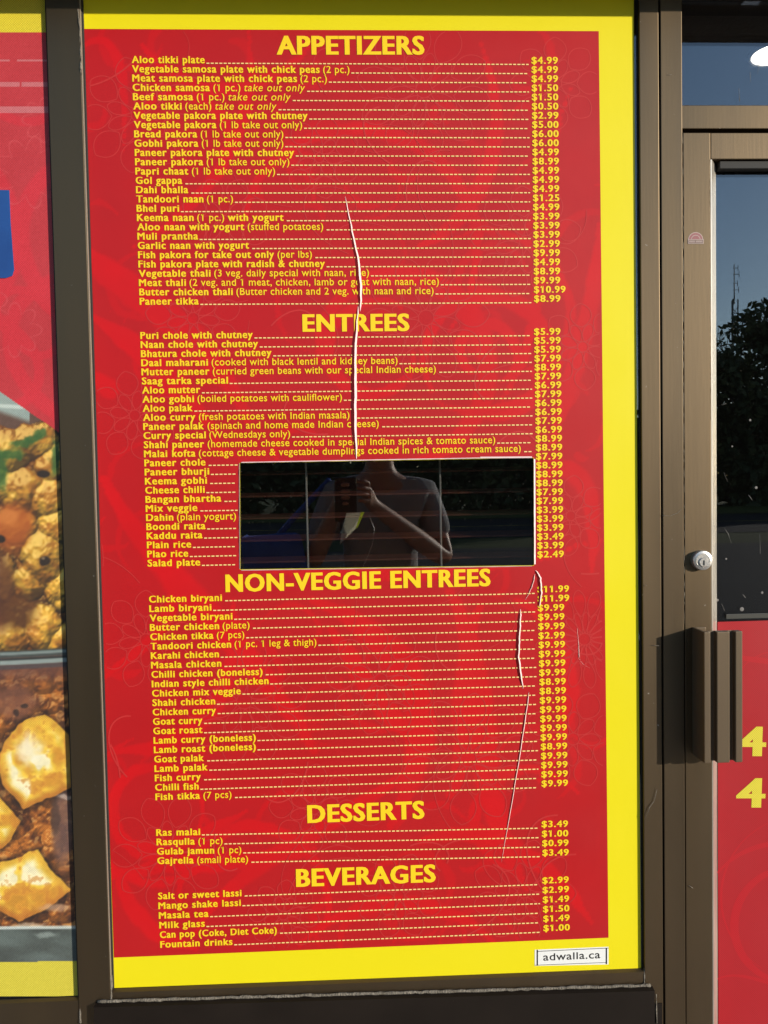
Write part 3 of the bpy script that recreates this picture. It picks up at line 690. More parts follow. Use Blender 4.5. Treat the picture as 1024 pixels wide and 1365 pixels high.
appp = '4.99 4.99 4.99 1.50 1.50 0.50 2.99 5.00 6.00 6.00 4.99 8.99 4.99 4.99 4.99 1.25 4.99 3.99 3.99 3.99 2.99 9.99 4.99 8.99 9.99 10.99 8.99'
ent = [b('Puri chole with chutney', 337), b('Naan chole with chutney', 344), b('Bhatura chole with chutney', 362), bm_('Daal maharani', '(cooked with black lentil and kidney beans)', 530),
       bm_('Mutter paneer', '(curried green beans with our special Indian cheese)', 581), b('Saag tarka special', 304), b('Aloo mutter', 267), bm_('Aloo gobhi', '(boiled potatoes with cauliflower)', 456), b('Aloo palak', 257),
       bm_('Aloo curry', '(fresh potatoes with Indian masala)', 466), bm_('Paneer palak', '(spinach and home made Indian cheese)', 505), bm_('Curry special', '(Wednesdays only)', 387),
       bm_('Shahi paneer', '(homemade cheese cooked in special Indian spices & tomato sauce)', 660), bm_('Malai kofta', '(cottage cheese & vegetable dumplings cooked in rich tomato cream sauce)', 694),
       b('Paneer chole', 274), b('Paneer bhurji', 279), b('Keema gobhi', 276), b('Cheese chilli', 273), b('Bangan bhartha', 295), b('Mix veggie', 263), bm_('Dahin', '(plain yogurt)', 315), b('Boondi raita', 274),
       b('Kaddu raita', 270), b('Plain rice', 255), b('Plao rice', 251), b('Salad plate', 267)]
entp = '5.99 5.99 5.99 7.99 8.99 7.99 6.99 7.99 6.99 6.99 7.99 6.99 8.99 8.99 7.99 8.99 8.99 8.99 7.99 7.99 3.99 3.99 3.99 3.49 3.99 2.49'
non = [b('Chicken biryani', 296), b('Lamb biryani', 282), b('Vegetable biryani', 310), bm_('Butter chicken', '(plate)', 333), bm_('Chicken tikka', '(7 pcs)', 326), bm_('Tandoori chicken', '(1 pc. 1 leg & thigh)', 422),
       b('Karahi chicken', 292), b('Masala chicken', 295), b('Chilli chicken (boneless)', 350), b('Indian style chilli chicken', 358), b('Chicken mix veggie', 321), b('Shahi chicken', 287), b('Chicken curry', 288),
       b('Goat curry', 270), b('Goat roast', 270), b('Lamb curry (boneless)', 341), b('Lamb roast (boneless)', 341), b('Goat palak', 272), b('Lamb palak', 277), b('Fish curry', 268), b('Chilli fish', 265), bm_('Fish tikka', '(7 pcs)', 309)]
nonp = '11.99 11.99 9.99 9.99 9.99 2.99 9.99 9.99 9.99 9.99 8.99 8.99 9.99 9.99 9.99 9.99 9.99 8.99 9.99 9.99 9.99 9.99'
des = [b('Ras malai', 267), bm_('Rasqulla', '(1 pc)', 297), bm_('Gulab jamun', '(1 pc)', 322), bm_('Gajrella', '(small plate)', 331)]
bev = [b('Salt or sweet lassi', 322), b('Mango shake lassi', 321), b('Masala tea', 278), b('Milk glass', 273), b('Can pop (Coke, Diet Coke)', 369), b('Fountain drinks', 310)]
D_ = lambda s: ['$' + q for q in s.split()]
rows(app, D_(appp), (84.7, 406.5), (85.5, 402.6), (176.5, 187), (708.5, 712))
rows(ent, D_(entp), (452, 755), (446.5, 743), (188, 197.5), (712, 716.5))
rows(non, D_(nonp), (803, 1066), (789.5, 1048), (199.5, 208), (716.5, 722))
rows(des, D_('3.49 1.00 0.99 3.49'), (1113.5, 1151), (1102, 1140), (209, 210.5), (722, 723))
rows(bev, D_('2.99 2.99 1.49 1.50 1.49 1.00'), (1198, 1262.5), (1177, 1240.5), (211.5, 214.5), (723, 724.5))
for s, a_, b2, cp in (('APPETIZERS', (370, 73), (565, 73), 23), ('ENTREES', (404.5, 442), (545, 441), 22), ('NON-VEGGIE ENTREES', (302, 788.5), (653, 780.5), 22.5),
                      ('DESSERTS', (411, 1096), (565, 1090), 23.5), ('BEVERAGES', (396, 1181), (580, 1174.5), 23.5)):
    queue('section_heading', [(s, 'h')], a_, b2, cp, -.00190, LETTER, poster)
# printer's label
def quad(name, pts, y, m, parent, th=0.0003):
    p = [P(*q) for q in pts]; v = [(q.x, y, q.z) for q in p] + [(q.x, y - th, q.z) for q in p]
    return mesh(name, v, [(3, 2, 1, 0), (4, 5, 6, 7), (0, 1, 5, 4), (1, 2, 6, 5), (2, 3, 7, 6), (3, 0, 4, 7)], m, parent)
lab = quad('printer_label', [(712.7, 1287), (811, 1285), (811, 1261.5), (712.7, 1265.5)], -.00102, WHITEV, poster)
for q in ([(715.2, 1286.5), (717, 1286.5), (717, 1265.5), (715.2, 1265.5)], [(807.2, 1284.5), (809, 1284.5), (809, 1263), (807.2, 1263)],
          [(713, 1286.4), (809, 1282.6), (809, 1282), (713, 1285.7)], [(717, 1268), (811, 1263.5), (811, 1262.8), (717, 1267.2)]):
    quad('label_line', q, -.00135, INK, lab, .0001)
queue('label_lettering', [('adwalla.ca', 'm')], (724, 1280), (800, 1276.6), 9.6, -.00140, INK, lab)
# door film figures
queue('figure', [('4', 'h')], (989, 1010), (1022, 1010), 40, .01045, FILMYELLOW, film)
queue('figure', [('4', 'h')], (987.5, 1079), (1021, 1079), 40, .01045, FILMYELLOW, film)
build_texts()
fl = [(arc(1060, 1240, 75, 80, 90, 280), 12), (arc(1075, 1200, 110, 110, 120, 250), 3), (bez((958, 1170), (990, 1130), (1040, 1120), (1100, 1130)), 7), (bez((960, 1310), (1000, 1290), (1060, 1340), (1120, 1330)), 5), (bez((962, 860), (1000, 900), (1040, 860), (1100, 920)), 8), (arc(1040, 930, 60, 60, 100, 300), 2)]
O = [(pts, taper(len(pts), wd)) for pts, wd in fl]
for k_, (pts, wd) in enumerate(O):
    kp = [(p_, w_) for p_, w_ in zip(pts, wd) if p_[0] - w_ * .5 > 957.5]
    ribbon_mesh('scroll_print', [([p_ for p_, _ in kp], [w_ for _, w_ in kp])], .01068 - k_ * 5e-6, REDFILM2, film)

# creases and tears standing up from the vinyl
def crease(pts, h, w, pale=True):
    v, f, mi = [], [], []; n = len(pts); y0 = -.00095
    for i, q in enumerate(pts):
        k = (0.35 if i in (0, n - 1) else 1.0) * (q[2] if len(q) > 2 else 1)
        p = P(q[0], q[1]); dx = w * k * 1.4 / F
        v += [(p.x - dx * 1.2, y0, p.z), (p.x + dx * .1, y0 - h * k, p.z), (p.x + dx * 0.9, y0, p.z)]
    for i in range(n - 1):
        f += [(3 * i, 3 * i + 3, 3 * i + 4, 3 * i + 1), (3 * i + 1, 3 * i + 4, 3 * i + 5, 3 * i + 2)]; mi += [0, 1 if pale else 0]  # sun-side face paler: worn vinyl and a painted-in highlight
    return mesh('crease', v, f, None, poster, mats=[RED, CREASEV], mi=mi)
def jitter(pts, n=5, amp=.5):
    out = []
    for a, c in zip(pts, pts[1:]):
        for k in range(n):
            t = k / n; out.append((a[0] + (c[0] - a[0]) * t + R.uniform(-amp, amp), a[1] + (c[1] - a[1]) * t, (a[2] if len(a) > 2 else 1) * (1 - t) + (c[2] if len(c) > 2 else 1) * t))
    out.append(pts[-1]); return out
crease(jitter([(460, 262, .3), (469, 310, .7), (476, 345, .9), (480, 380, 1.1), (480, 415, .6)]), .0034, 3.4)
crease(jitter([(477, 408, .5), (473, 460, 1.0), (472, 520, 1.2), (472.5, 570, 1.1), (475, 612, .6)]), .0038, 3.4)
crease(jitter([(714, 760, .7), (719, 770, 1), (720.5, 790, 1), (718, 810, .7)]), .0034, 3.0)
crease(jitter([(713, 765, .6), (708, 783, .7), (700, 800, .3)]), .003, 2.2)
crease(jitter([(693, 812, .8), (691, 850, 1), (690, 875, 1), (693, 900, 1), (697, 918, .4)]), .0036, 3.0)
crease(jitter([(705, 922, .7), (699, 960, .9), (690, 1020, .8), (680, 1080, .7), (668, 1150, .3)], amp=.3), .0026, 2.0)
crease(jitter([(769, 834, .3), (771, 860, .6), (771.5, 878, .8)], amp=.2), .002, 1.6)
crease(jitter([(771, 877, .6), (777, 885, .5), (788, 892, .3)], amp=.3), .001, 1.0); crease(jitter([(752, 885, .4), (762, 880, .3), (770, 877, .5)], amp=.3), .001, 1.0)
# curling cut edge of the opening
def lip(pts, out, w, nm='cut_edge'):
    v, f = [], []; n = len(pts)
    for i, (x, y) in enumerate(pts):
        p = P(x, y); j = R.uniform(.5, 1.3)
        q = P(x + out[0] * w, y + out[1] * w)
        v += [(q.x, -.00116, q.z), (p.x, -.0016 - .0014 * j, p.z), (p.x, -.0010 - .0006 * j, p.z - .0002)]
    for i in range(n - 1): f += [(3 * i, 3 * i + 1, 3 * i + 4, 3 * i + 3), (3 * i + 1, 3 * i + 2, 3 * i + 5, 3 * i + 4)]
    return mesh(nm, v, f, CREASEV, poster)
li = lambda a, c, n: [(a[0] + (c[0] - a[0]) * t, a[1] + (c[1] - a[1]) * t) for t in np.linspace(0, 1, n)]
lip(li((319.8, 618), (320.3, 758), 24), (-1, 0), 1.3); lip(li((711.3, 612), (711.8, 752), 24), (1, 0), 2.2)
lip(li((322, 617), (640, 611), 40), (0, -1), 1.2); lip(li((640, 611), (709, 610.5), 10), (0, -1), 2.2); lip(li((322, 759.3), (709, 753.8), 40), (0, 1), 1.3)

# ------------------------------------------------------------------ left window film: printed food picture
xs = np.concatenate([np.arange(-760, -16, 9.0), np.arange(-16, 107.1, 1.2)])
ys = np.arange(-26, 1329, 1.25)
X, Y = np.meshgrid(xs, ys)
C3 = lambda c: np.array(c, float)
def mixc(a, c, t): return a * (1 - t[..., None]) + c * t[..., None]
img = np.zeros(X.shape + (3,)); img[:] = C3((192, 44, 52))
# scrolls
for cx, cy, r, w_ in ((110, 470, 95, 14), (-10, 480, 60, 10), (40, 430, 40, 8), (150, 330, 120, 16), (20, 90, 70, 9), (-120, 300, 140, 16), (-260, 200, 110, 14), (-400, 380, 150, 16)):
    d = np.abs(np.hypot(X - cx, Y - cy) - r - 10 * np.sin(np.arctan2(Y - cy, X - cx) * 2)); img = mixc(img, C3((208, 36, 50)), (1 - sm(w_ * .5, w_ * .9, d)) * .9)
for cx, cy, r, n in ((40, 230, 48, 9), (60, 160, 30, 8), (-60, 400, 70, 10), (-250, 300, 90, 10), (20, 440, 36, 8)):
    th = np.arctan2(Y - cy, X - cx); rr = np.hypot(X - cx, Y - cy); d = np.abs(rr - r * (.62 + .38 * np.abs(np.cos(th * n / 2)))); img = mixc(img, C3((212, 78, 82)), (1 - sm(.6, 2.0, d)) * .55)
img += (fbm(X / 60, Y / 60, 3)[..., None] - .5) * 18
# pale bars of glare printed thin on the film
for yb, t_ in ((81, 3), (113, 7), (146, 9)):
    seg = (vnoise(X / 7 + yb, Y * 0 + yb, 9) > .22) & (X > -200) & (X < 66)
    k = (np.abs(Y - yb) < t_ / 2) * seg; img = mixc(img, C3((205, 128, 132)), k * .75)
edge = Y - (522 + .69 * X); below = edge > 0
# dish rim and dark back of the upper bowl
rim = C3((96, 70, 58)) + np.zeros_like(img)
rim = mixc(rim, C3((150, 165, 158)), (1 - sm(10, 20, np.abs(edge - 12 + X * .35))) * sm(0, 1, (40 - X)))
rim = mixc(rim, C3((196, 208, 200)), (1 - sm(1, 4, np.abs(Y - 541 - X * .06))) * sm(44, 30, X))
def lumps(specs, seed, rough_, scl):
    H = np.full(X.shape, -1.0); wx = X + (fbm(X / 16, Y / 16, seed) - .5) * 13; wy = Y + (fbm(X / 16, Y / 16, seed + 50) - .5) * 13
    ID = np.zeros(X.shape, int)
    for i, (cx, cy, rx, ry) in enumerate(specs):
        d2 = ((wx - cx) / rx) ** 2 + ((wy - cy) / ry) ** 2; h = np.where(d2 < 1, np.sqrt(np.maximum(0, 1 - d2)) * min(rx, ry), -1)
        ID = np.where(h > H, i, ID); H = np.maximum(H, h)
    Hn = H + (fbm(X / scl, Y / scl, seed + 9, 5) - .5) * rough_
    gx = np.gradient(Hn, axis=1) / np.gradient(xs)[None, :]; gy = np.gradient(Hn, axis=0) / 1.25
    nl = (-gx * -.35 - gy * -.75 + .85) / np.sqrt(gx ** 2 + gy ** 2 + 1)
    return H, np.clip(nl, 0, 1.25), ID
LR = random.Random(8)
sp = [(10, 600, 34, 30), (48, 588, 36, 26), (72, 620, 26, 34), (30, 655, 34, 32), (66, 665, 34, 32), (78, 700, 30, 30), (20, 700, 30, 26), (60, 745, 34, 40), (84, 780, 26, 34), (40, 775, 22, 26), (58, 835, 26, 32), (84, 850, 24, 22), (14, 850, 30, 22), (0, 640, 18, 30), (8, 770, 16, 30)]
sp += [(LR.uniform(-740, -20), LR.uniform(560, 860), LR.uniform(26, 44), LR.uniform(24, 40)) for _ in range(150)]
H, sh, ID = lumps(sp, 100, 5.2, 8)
pk = C3((148, 96, 40)) + np.zeros_like(img)
tone = np.array([LR.uniform(.88, 1.1) for _ in sp])[ID]
pk = mixc(C3((86, 50, 20)) + np.zeros_like(img), C3((220, 168, 58)) * 1.0 + np.zeros_like(img), sm(.5, 15, H) * .9 + .04)
pk = mixc(pk, C3((196, 122, 40)), sm(.52, .7, fbm(X / 13, Y / 13, 33)) * .55)
pk = mixc(pk, C3((150, 84, 26)), sm(.50, .68, fbm(X / 22, Y / 22, 35)) * .6)
pk = pk * (0.40 + .70 * sh * tone)[..., None]
pk = mixc(pk, C3((250, 225, 140)), sm(.95, 1.1, sh) * .5)
def spot(a, cx, cy, rx, ry, c, k=1.0, e=.35, wob=6):
    d = np.hypot((X + (fbm(X / 9, Y / 9, 77) - .5) * wob - cx) / rx, (Y + (fbm(X / 9, Y / 9, 78) - .5) * wob - cy) / ry)
    return mixc(a, C3(c), (1 - sm(1 - e, 1 + e, d)) * k)
pk = spot(pk, 18, 700, 26, 30, (172, 84, 28), .85); pk = spot(pk, 12, 690, 12, 10, (214, 130, 60), .6)
pk = spot(pk, 4, 790, 14, 50, (84, 44, 24), .8); pk = spot(pk, 26, 815, 22, 26, (92, 54, 22), .75)
for q in ((14, 606, 18, 7), (30, 592, 16, 7), (44, 586, 12, 6), (54, 580, 8, 8), (74, 610, 7, 22), (2, 628, 8, 26)): pk = spot(pk, *q, (44, 92, 40), .8, .4, 12)
for q in ((60, 748, 8, 7), (2, 718, 5, 5), (58, 632, 9, 5)): pk = spot(pk, *q, (34, 24, 18), .95, .25, 3)
pk = spot(pk, 58, 744, 2.2, 1.8, (190, 160, 120), .6, .5, 0)
# lower bowl
def poly(pts, warp=4, seed=300):
    xx = X + (fbm(X / 20, Y / 20, seed) - .5) * warp * 2; yy = Y + (fbm(X / 20, Y / 20, seed + 7) - .5) * warp * 2
    d = np.full(X.shape, 1e9); ins = np.zeros(X.shape, bool)
    for (ax, ay), (bx, by) in zip(pts, pts[1:] + pts[:1]):
        ex, ey = bx - ax, by - ay; t = np.clip(((xx - ax) * ex + (yy - ay) * ey) / (ex * ex + ey * ey), 0, 1)
        d = np.minimum(d, np.hypot(xx - ax - ex * t, yy - ay - ey * t))
        c = (ay > yy) != (by > yy); ins ^= c & (xx < (bx - ax) * (yy - ay) / (by - ay + 1e-9) + ax)
    return np.where(ins, d, -d)
H2, sh2, ID2 = lumps([(LR.uniform(-740, 110), LR.uniform(900, 1240), LR.uniform(9, 20), LR.uniform(8, 16)) for _ in range(700)], 210, 7, 8)
gr = mixc(C3((98, 50, 20)) + np.zeros_like(img), C3((192, 112, 38)), sm(.3, .7, fbm(X / 12, Y / 12, 61, 5)))
lo = gr * (.50 + .55 * np.clip(sh2, .2, 1.25))[..., None]
lo = mixc(lo, C3((224, 180, 110)), sm(.98, 1.12, sh2) * .5)
lo = spot(lo, 20, 936, 30, 24, (124, 78, 60), .75); lo = spot(lo, 22, 950, 4, 5, (44, 30, 26), .8, .3, 2); lo = spot(lo, 33, 941, 5, 3, (44, 30, 26), .8, .3, 2)
lo = spot(lo, 84, 1100, 14, 55, (112, 84, 80), .75); lo = spot(lo, 74, 1090, 6, 24, (66, 46, 38), .7)
pieces = [[(58, 952), (94, 978), (100, 1046), (70, 1062), (33, 1080), (6, 1050), (-3, 1005), (24, 966)], [(-30, 1050), (0, 1062), (29, 1096), (16, 1120), (-6, 1138), (-40, 1120)], [(50, 1134), (67, 1158), (95, 1184), (60, 1214), (25, 1229), (-20, 1205), (-16, 1152), (10, 1146)]]
for k in range(9): cx_, cy_ = -60 - k * 78 + LR.uniform(-14, 14), LR.choice((985, 1080, 1170)) + LR.uniform(-16, 16); pieces.append([(cx_ + 48 * math.cos(a), cy_ + 46 * math.sin(a)) for a in np.arange(LR.uniform(0, 1), 7, 1.05)[:6]])
for k, pl in enumerate(pieces):
    d = poly(pl, 4, 300 + k * 11); cy_ = sum(p_[1] for p_ in pl) / len(pl)
    n1_ = fbm(X / 26 + k, Y / 26, 88, 3); n2_ = fbm(X / 9, Y / 9, 91 + k, 4)
    pc = mixc(C3((214, 150, 46)) + np.zeros_like(img), C3((246, 206, 66)), sm(.32, .55, n1_))
    pc = mixc(pc, C3((250, 240, 196)), sm(.50, .62, n1_) * sm(5, 18, d)); pc = mixc(pc, C3((178, 104, 34)), (1 - sm(2, 14, d)) * (.35 + .65 * sm(-20, 40, Y - cy_)) * .8)
    pc = pc * (.88 + .24 * n2_)[..., None]; pc = mixc(pc, C3((196, 124, 44)), sm(.60, .70, n2_) * .6)
    lo = lo * (1 - .45 * (1 - sm(0, 9, -d)) * (d < 0))[..., None]
    lo = mixc(lo, pc, sm(-.8, 1.2, d))
lo = spot(lo, 40, 1000, 15, 18, (250, 244, 220), .85, .7, 14); lo = spot(lo, 88, 1062, 12, 3, (222, 204, 190), .6, .5); lo = spot(lo, 74, 1210, 20, 5, (218, 180, 150), .6, .5); lo = spot(lo, 40, 1232, 22, 2.5, (226, 206, 180), .6, .5)
y1 = 869 - X * .04 - (X / 70) ** 2 * .6
bowl = np.where((Y < y1)[..., None], pk, lo)
topdark = (1 - sm(0, 34, Y - y1 - 22)) * (Y > y1); bowl = mixc(bowl, C3((96, 58, 52)), topdark * .8)
for o_, w_, c in ((4, 8, (66, 74, 72)), (3, 3, (126, 140, 136)), (11, 3, (40, 44, 44)), (15, 5, (142, 158, 154)), (21, 5, (78, 66, 66))):
    bowl = mixc(bowl, C3(c), (1 - sm(w_ * .4, w_ * .8, np.abs(Y - y1 - o_))) * .95)
y2 = 1236 + (X - 60) ** 2 * .0006 * np.sign(60 - X) * .3
tray = mixc(C3((62, 68, 64)) + np.zeros_like(img), C3((96, 108, 104)), sm(.2, .9, fbm(X / 60, Y / 22, 140)))
bowl = np.where((Y > y2)[..., None], tray, bowl); bowl = mixc(bowl, C3((206, 216, 210)), (1 - sm(1, 3.2, np.abs(Y - y2))) * .9); bowl = spot(bowl, 62, 1246, 14, 3, (168, 182, 176), .6, .6)
food = np.where((Y < 566 + 6 * np.sin(X / 13))[..., None] & (H < 2)[..., None], rim, bowl)
img = np.where(below[..., None], food, img)
img = np.where((Y < 43 - X * .0)[..., None], C3((226, 206, 40)), img); img = np.where((Y > 1280.5 - (X - 100) * .02)[..., None], C3((214, 200, 58)), img)
img = np.clip(img + rng.normal(0, 3.5, X.shape)[..., None], 0, 255)
# perforated film: a dulling veil over the print
alb = lin(img) * 0.92 + 0.018
fp = thing('food_window_film', 'perforated window film printed with fried snacks and curry bowls', 'window film', (-1.0, -.0006, zl))
O = origin(fp); ny, nx = X.shape
fx = (X - CX) / F; fy = (Y - CY) / F
wx_, wy_, wz_ = (vX.x * fx + vX.y * fy + vX.z), (vN.x * fx + vN.y * fy + vN.z), -(vD.x * fx + vD.y * fy + vD.z)
tt = (0 - CAM.y) / wy_
px_, pz_ = CAM.x + wx_ * tt, CAM.z + wz_ * tt
px_ = np.clip(px_, XW0 + .003, XL0 - .0042); pz_ = np.clip(pz_, zl + .0015, 9)
me = bpy.data.meshes.new('printed_picture'); n = ny * nx
cov = np.stack([px_ - O.x, np.full_like(px_, -.0007 - O.y), pz_ - O.z], -1).reshape(-1, 3)
me.vertices.add(n); me.vertices.foreach_set('co', cov.ravel())
idx = np.arange(n).reshape(ny, nx); q = np.stack([idx[1:, :-1], idx[1:, 1:], idx[:-1, 1:], idx[:-1, :-1]], -1).reshape(-1, 4)
me.loops.add(len(q) * 4); me.loops.foreach_set('vertex_index', q.ravel()); me.polygons.add(len(q)); me.polygons.foreach_set('loop_start', np.arange(len(q)) * 4)
me.update(calc_edges=True)
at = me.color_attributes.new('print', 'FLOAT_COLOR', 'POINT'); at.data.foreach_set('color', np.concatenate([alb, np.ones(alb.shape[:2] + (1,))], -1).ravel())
FOOD = vinyl('printed_film', (0.5, 0.1, 0.1)); N, L = FOOD.node_tree.nodes, FOOD.node_tree.links
ca = N.new('ShaderNodeVertexColor'); ca.layer_name = 'print'
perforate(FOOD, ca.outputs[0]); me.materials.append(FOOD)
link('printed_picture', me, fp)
# blue sign stuck over the film
bs = [(-210, 250), (13, 254), (15, 300), (19.5, 360), (17, 368), (9, 371), (-200, 372)]
p = [P(*c) for c in bs]; n = len(p)
o = mesh('blue_sign', [(c.x, -.0009, c.z) for c in p] + [(c.x, -.0022, c.z) for c in p], [tuple(range(n)), tuple(range(2 * n - 1, n - 1, -1))] + [(i, i + n, (i + 1) % n + n, (i + 1) % n) for i in range(n)], BLUEV)
tag(o, 'blue sign with worn corner stuck on the red part of the food film', 'sign')
bm = bmesh.new(); bm.from_mesh(o.data); bmesh.ops.recalc_face_normals(bm, faces=bm.faces); bm.to_mesh(o.data); bm.free()

# ------------------------------------------------------------------ small sticker on the door stile
st = thing('door_sticker', 'tiny pink arched sticker with a boxed caption on the door stile', 'sticker', P(927.5, 325, -.0092))
PINK = mat('sticker_pink', (0.26, 0.085, 0.09), 0.5); PALE = mat('sticker_pale', (0.40, 0.30, 0.27), 0.5)
def fan(name, cx, cy, r, y, m, a0=180, a1=360, parent=st):
    p = [P(cx, cy, -.0092)] + [P(cx + r * math.cos(math.radians(a)), cy + r * math.sin(math.radians(a)), -.0092) for a in np.linspace(a0, a1, 24)]
    return mesh(name, [(c.x, y, c.z) for c in p], [(0, i + 1, i + 2) for i in range(len(p) - 2)], m, parent)
fan('arch', 927.5, 319.5, 10, -.0093, PALE); fan('arch', 927.5, 319.5, 9.0, -.0094, PINK); fan('emblem', 927.5, 319.5, 6.3, -.0095, PALE); fan('emblem', 927.5, 319.5, 5.4, -.0096, PINK)
def q2(name, pts, y, m, parent):
    p = [P(x, y_, -.0092) for x, y_ in pts]; return mesh(name, [(c.x, y, c.z) for c in p], [(0, 1, 2, 3)], m, parent)
q2('caption_box', [(917, 325), (938, 325), (938, 319), (917, 319)], -.0097, PALE, st); q2('caption_box', [(917.8, 324.3), (937.2, 324.3), (937.2, 319.7), (917.8, 319.7)], -.0098, mat('sticker_brown', (0.16, 0.10, 0.08), 0.5), st)
for k in range(12):
    if k == 5: continue
    q2('caption_mark', [(919 + k * 1.45, 323.2), (919.9 + k * 1.45, 323.2), (919.9 + k * 1.45, 320.9), (919 + k * 1.45, 320.9)], -.0099, PALE, st)

# ------------------------------------------------------------------ inside: blind and ceiling lamp
bl = thing('window_blind', 'dark wooden slatted blind hanging behind the glass of the poster opening', 'blind', (0, .11, 1.0))
YB = .095; pitch = (P(500, 628, YB).z - P(500, 743, YB).z) / 4
zref = P(500, 628, YB - .022).z
bx0, bx1 = XL1 - .02, XR0 + .02
bm = bmesh.new(); bmesh.ops.create_cube(bm, size=1)
for v in bm.verts: v.co = Vector((v.co.x * (bx1 - bx0), v.co.y * .044, v.co.z * .0036))
bmesh.ops.bevel(bm, geom=list(bm.edges), offset=.001, segments=1, affect='EDGES')
sm_ = bpy.data.meshes.new('slat'); bm.to_mesh(sm_); bm.free(); sm_.materials.append(SLATM)
k0 = -int((ZH - .06 - zref) / pitch)
for k in range(k0, 24):
    z = zref - k * pitch
    if z < ZS_L + .02: break
    o = link('slat', sm_, bl); o.location = ((bx0 + bx1) / 2, YB - .11, z - 1.0); o.rotation_euler = (math.radians(7 + R.uniform(-1.2, 1.2)), math.radians(R.uniform(-.12, .12)), 0)
box('head_rail', bx0, bx1, YB - .025, YB + .025, ZH - .05, ZH - .002, SLATM, bl)
for px in (409.5, 587.5):
    xc = P(px, 690, YB - .024).x
    bm = bmesh.new(); tube(bm, [(xc, YB - .0245, ZS_L + .03), (xc, YB - .0245, ZH - .05)], [.0019, .0019], 6); bmobj('ladder_cord', bm, CORDM, bl)
for xc in (bx0 + .12, bx1 - .12):
    bm = bmesh.new(); tube(bm, [(xc, YB - .0245, ZS_L + .03), (xc, YB - .0245, ZH - .05)], [.0012, .0012], 6); bmobj('ladder_cord', bm, CORDM, bl)
d = P(1032, 71, 1.0) - CAM; t = (2.698 - CAM.z) / d.z; lp = CAM + d * t
lamp = thing('ceiling_lamp', 'lit round ceiling lamp inside the shop above the door', 'lamp', (lp.x, lp.y, 2.70))
bm = bmesh.new(); lathe(bm, [(.060, 0), (.058, .004), (.04, .006), (.02, .007)], (lp.x, lp.y, 2.698), (0, 0, -1), 32); bmobj('diffuser', bm, LAMPM, lamp)
bm = bmesh.new(); lathe(bm, [(.072, 0), (.072, .004), (.063, .006), (.0615, 0.001)], (lp.x, lp.y, 2.6995), (0, 0, -1), 32); bmobj('trim_ring', bm, WHITEPAINT, lamp)

# ------------------------------------------------------------------ the person taking the picture (seen mirrored in the opening)
SKIN = mat('skin', (0.30, 0.155, 0.095), 0.55, noise=((20, 20, 20), 0.4, (0.26, 0.125, 0.075)))
SHIRT = mat('grey_shirt', (0.25, 0.25, 0.255), 0.9, noise=((30, 30, 30), 0.6, (0.20, 0.20, 0.205)), bump=((25, 25, 12), 0.5))
TROUSER = mat('dark_trousers', (0.03, 0.035, 0.05), 0.9); HAIR = mat('dark_hair', (0.015, 0.011, 0.009), 0.6); SHOE = mat('shoe', (0.03, 0.03, 0.03), 0.6)
def skin(name, verts, edges, radii, m, parent, root=0, sub=2):
    O = origin(parent); me = bpy.data.meshes.new(name); me.from_pydata([tuple(Vector(v) - O) for v in verts], edges, []); me.materials.append(m)
    o = link(name, me, parent); md = o.modifiers.new('skin', 'SKIN'); md.use_smooth_shade = True
    for i, r in enumerate(radii):
        sv = me.skin_vertices[0].data[i]; sv.radius = r if hasattr(r, '__len__') else (r, r); sv.use_root = (i == root)
    s = o.modifiers.new('sub', 'SUBSURF'); s.levels = sub; s.render_levels = sub; return o
px0 = .11; py0 = -1.80
per = thing('person', 'person in grey t-shirt holding up a phone, mirrored in the poster opening', 'person', (px0, py0, 0))
V = [(px0, py0, .96), (px0, py0, 1.12), (px0, py0 + .02, 1.30), (px0, py0 + .03, 1.42), (px0, py0 + .05, 1.50), (px0, py0 + .07, 1.58), (px0 - .01, py0 + .09, 1.67), (px0 - .01, py0 + .08, 1.73)]
Rr = [(.15, .11), (.14, .10), (.155, .105), (.10, .075), (.052, .055), (.066, .082), (.078, .098), (.060, .075)]
E = [(i, i + 1) for i in range(7)]
def add(p, r, frm):
    V.append(tuple(p)); Rr.append(r); E.append((frm, len(V) - 1)); return len(V) - 1
arms = []
for s, sh_, el, wr in ((1, (px0 + .175, py0 + .01, 1.395), (px0 + .255, py0 + .07, 1.135), (px0 - .045, py0 + .30, 1.375)), (-1, (px0 - .175, py0 + .01, 1.395), (px0 - .27, py0 + .10, 1.14), (px0 - .165, py0 + .30, 1.365))):
    a = add(sh_, .062, 3); m_ = add((Vector(sh_) + Vector(el)) / 2, .05, a); e = add(el, .042, m_); fm = add(Vector(el).lerp(Vector(wr), .35), .043, e); w_ = add(wr, .027, fm)
    arms.append((sh_, el, wr, w_))
    wrv = Vector(wr); side = 1 if s > 0 else -1
    pc = wrv + Vector((-side * .02, .035, .03)); pi = add(pc, (.03, .02), w_)
    for f_, (dx, dz, ln) in enumerate(((-.012, .045, .030), (-.014, .022, .034), (-.014, 0, .032), (-.012, -.022, .025))):
        k1 = add(pc + Vector((side * .012, .018, dz)), .0095, pi); k2 = add(pc + Vector((-side * .006, .018 + ln * .6, dz + .002)), .0085, k1); add(pc + Vector((-side * (.012 + ln * .5), .020 + ln * .5, dz + .002)), .0075, k2)
    t1 = add(pc + Vector((-side * .012, -.005, .040)), .011, pi); add(pc + Vector((-side * .032, .004, .056)), .009, t1)
for s in (-1, 1):
    h_ = add((px0 + s * .09, py0, .88), (.088, .095), 0); k_ = add((px0 + s * .11, py0 + .02, .50), .058, h_); a_ = add((px0 + s * .12, py0 - .01, .09), .040, k_); add((px0 + s * .13, py0 + .14, .045), (.04, .03), a_)
body = skin('body', V, E, Rr, SKIN, per)
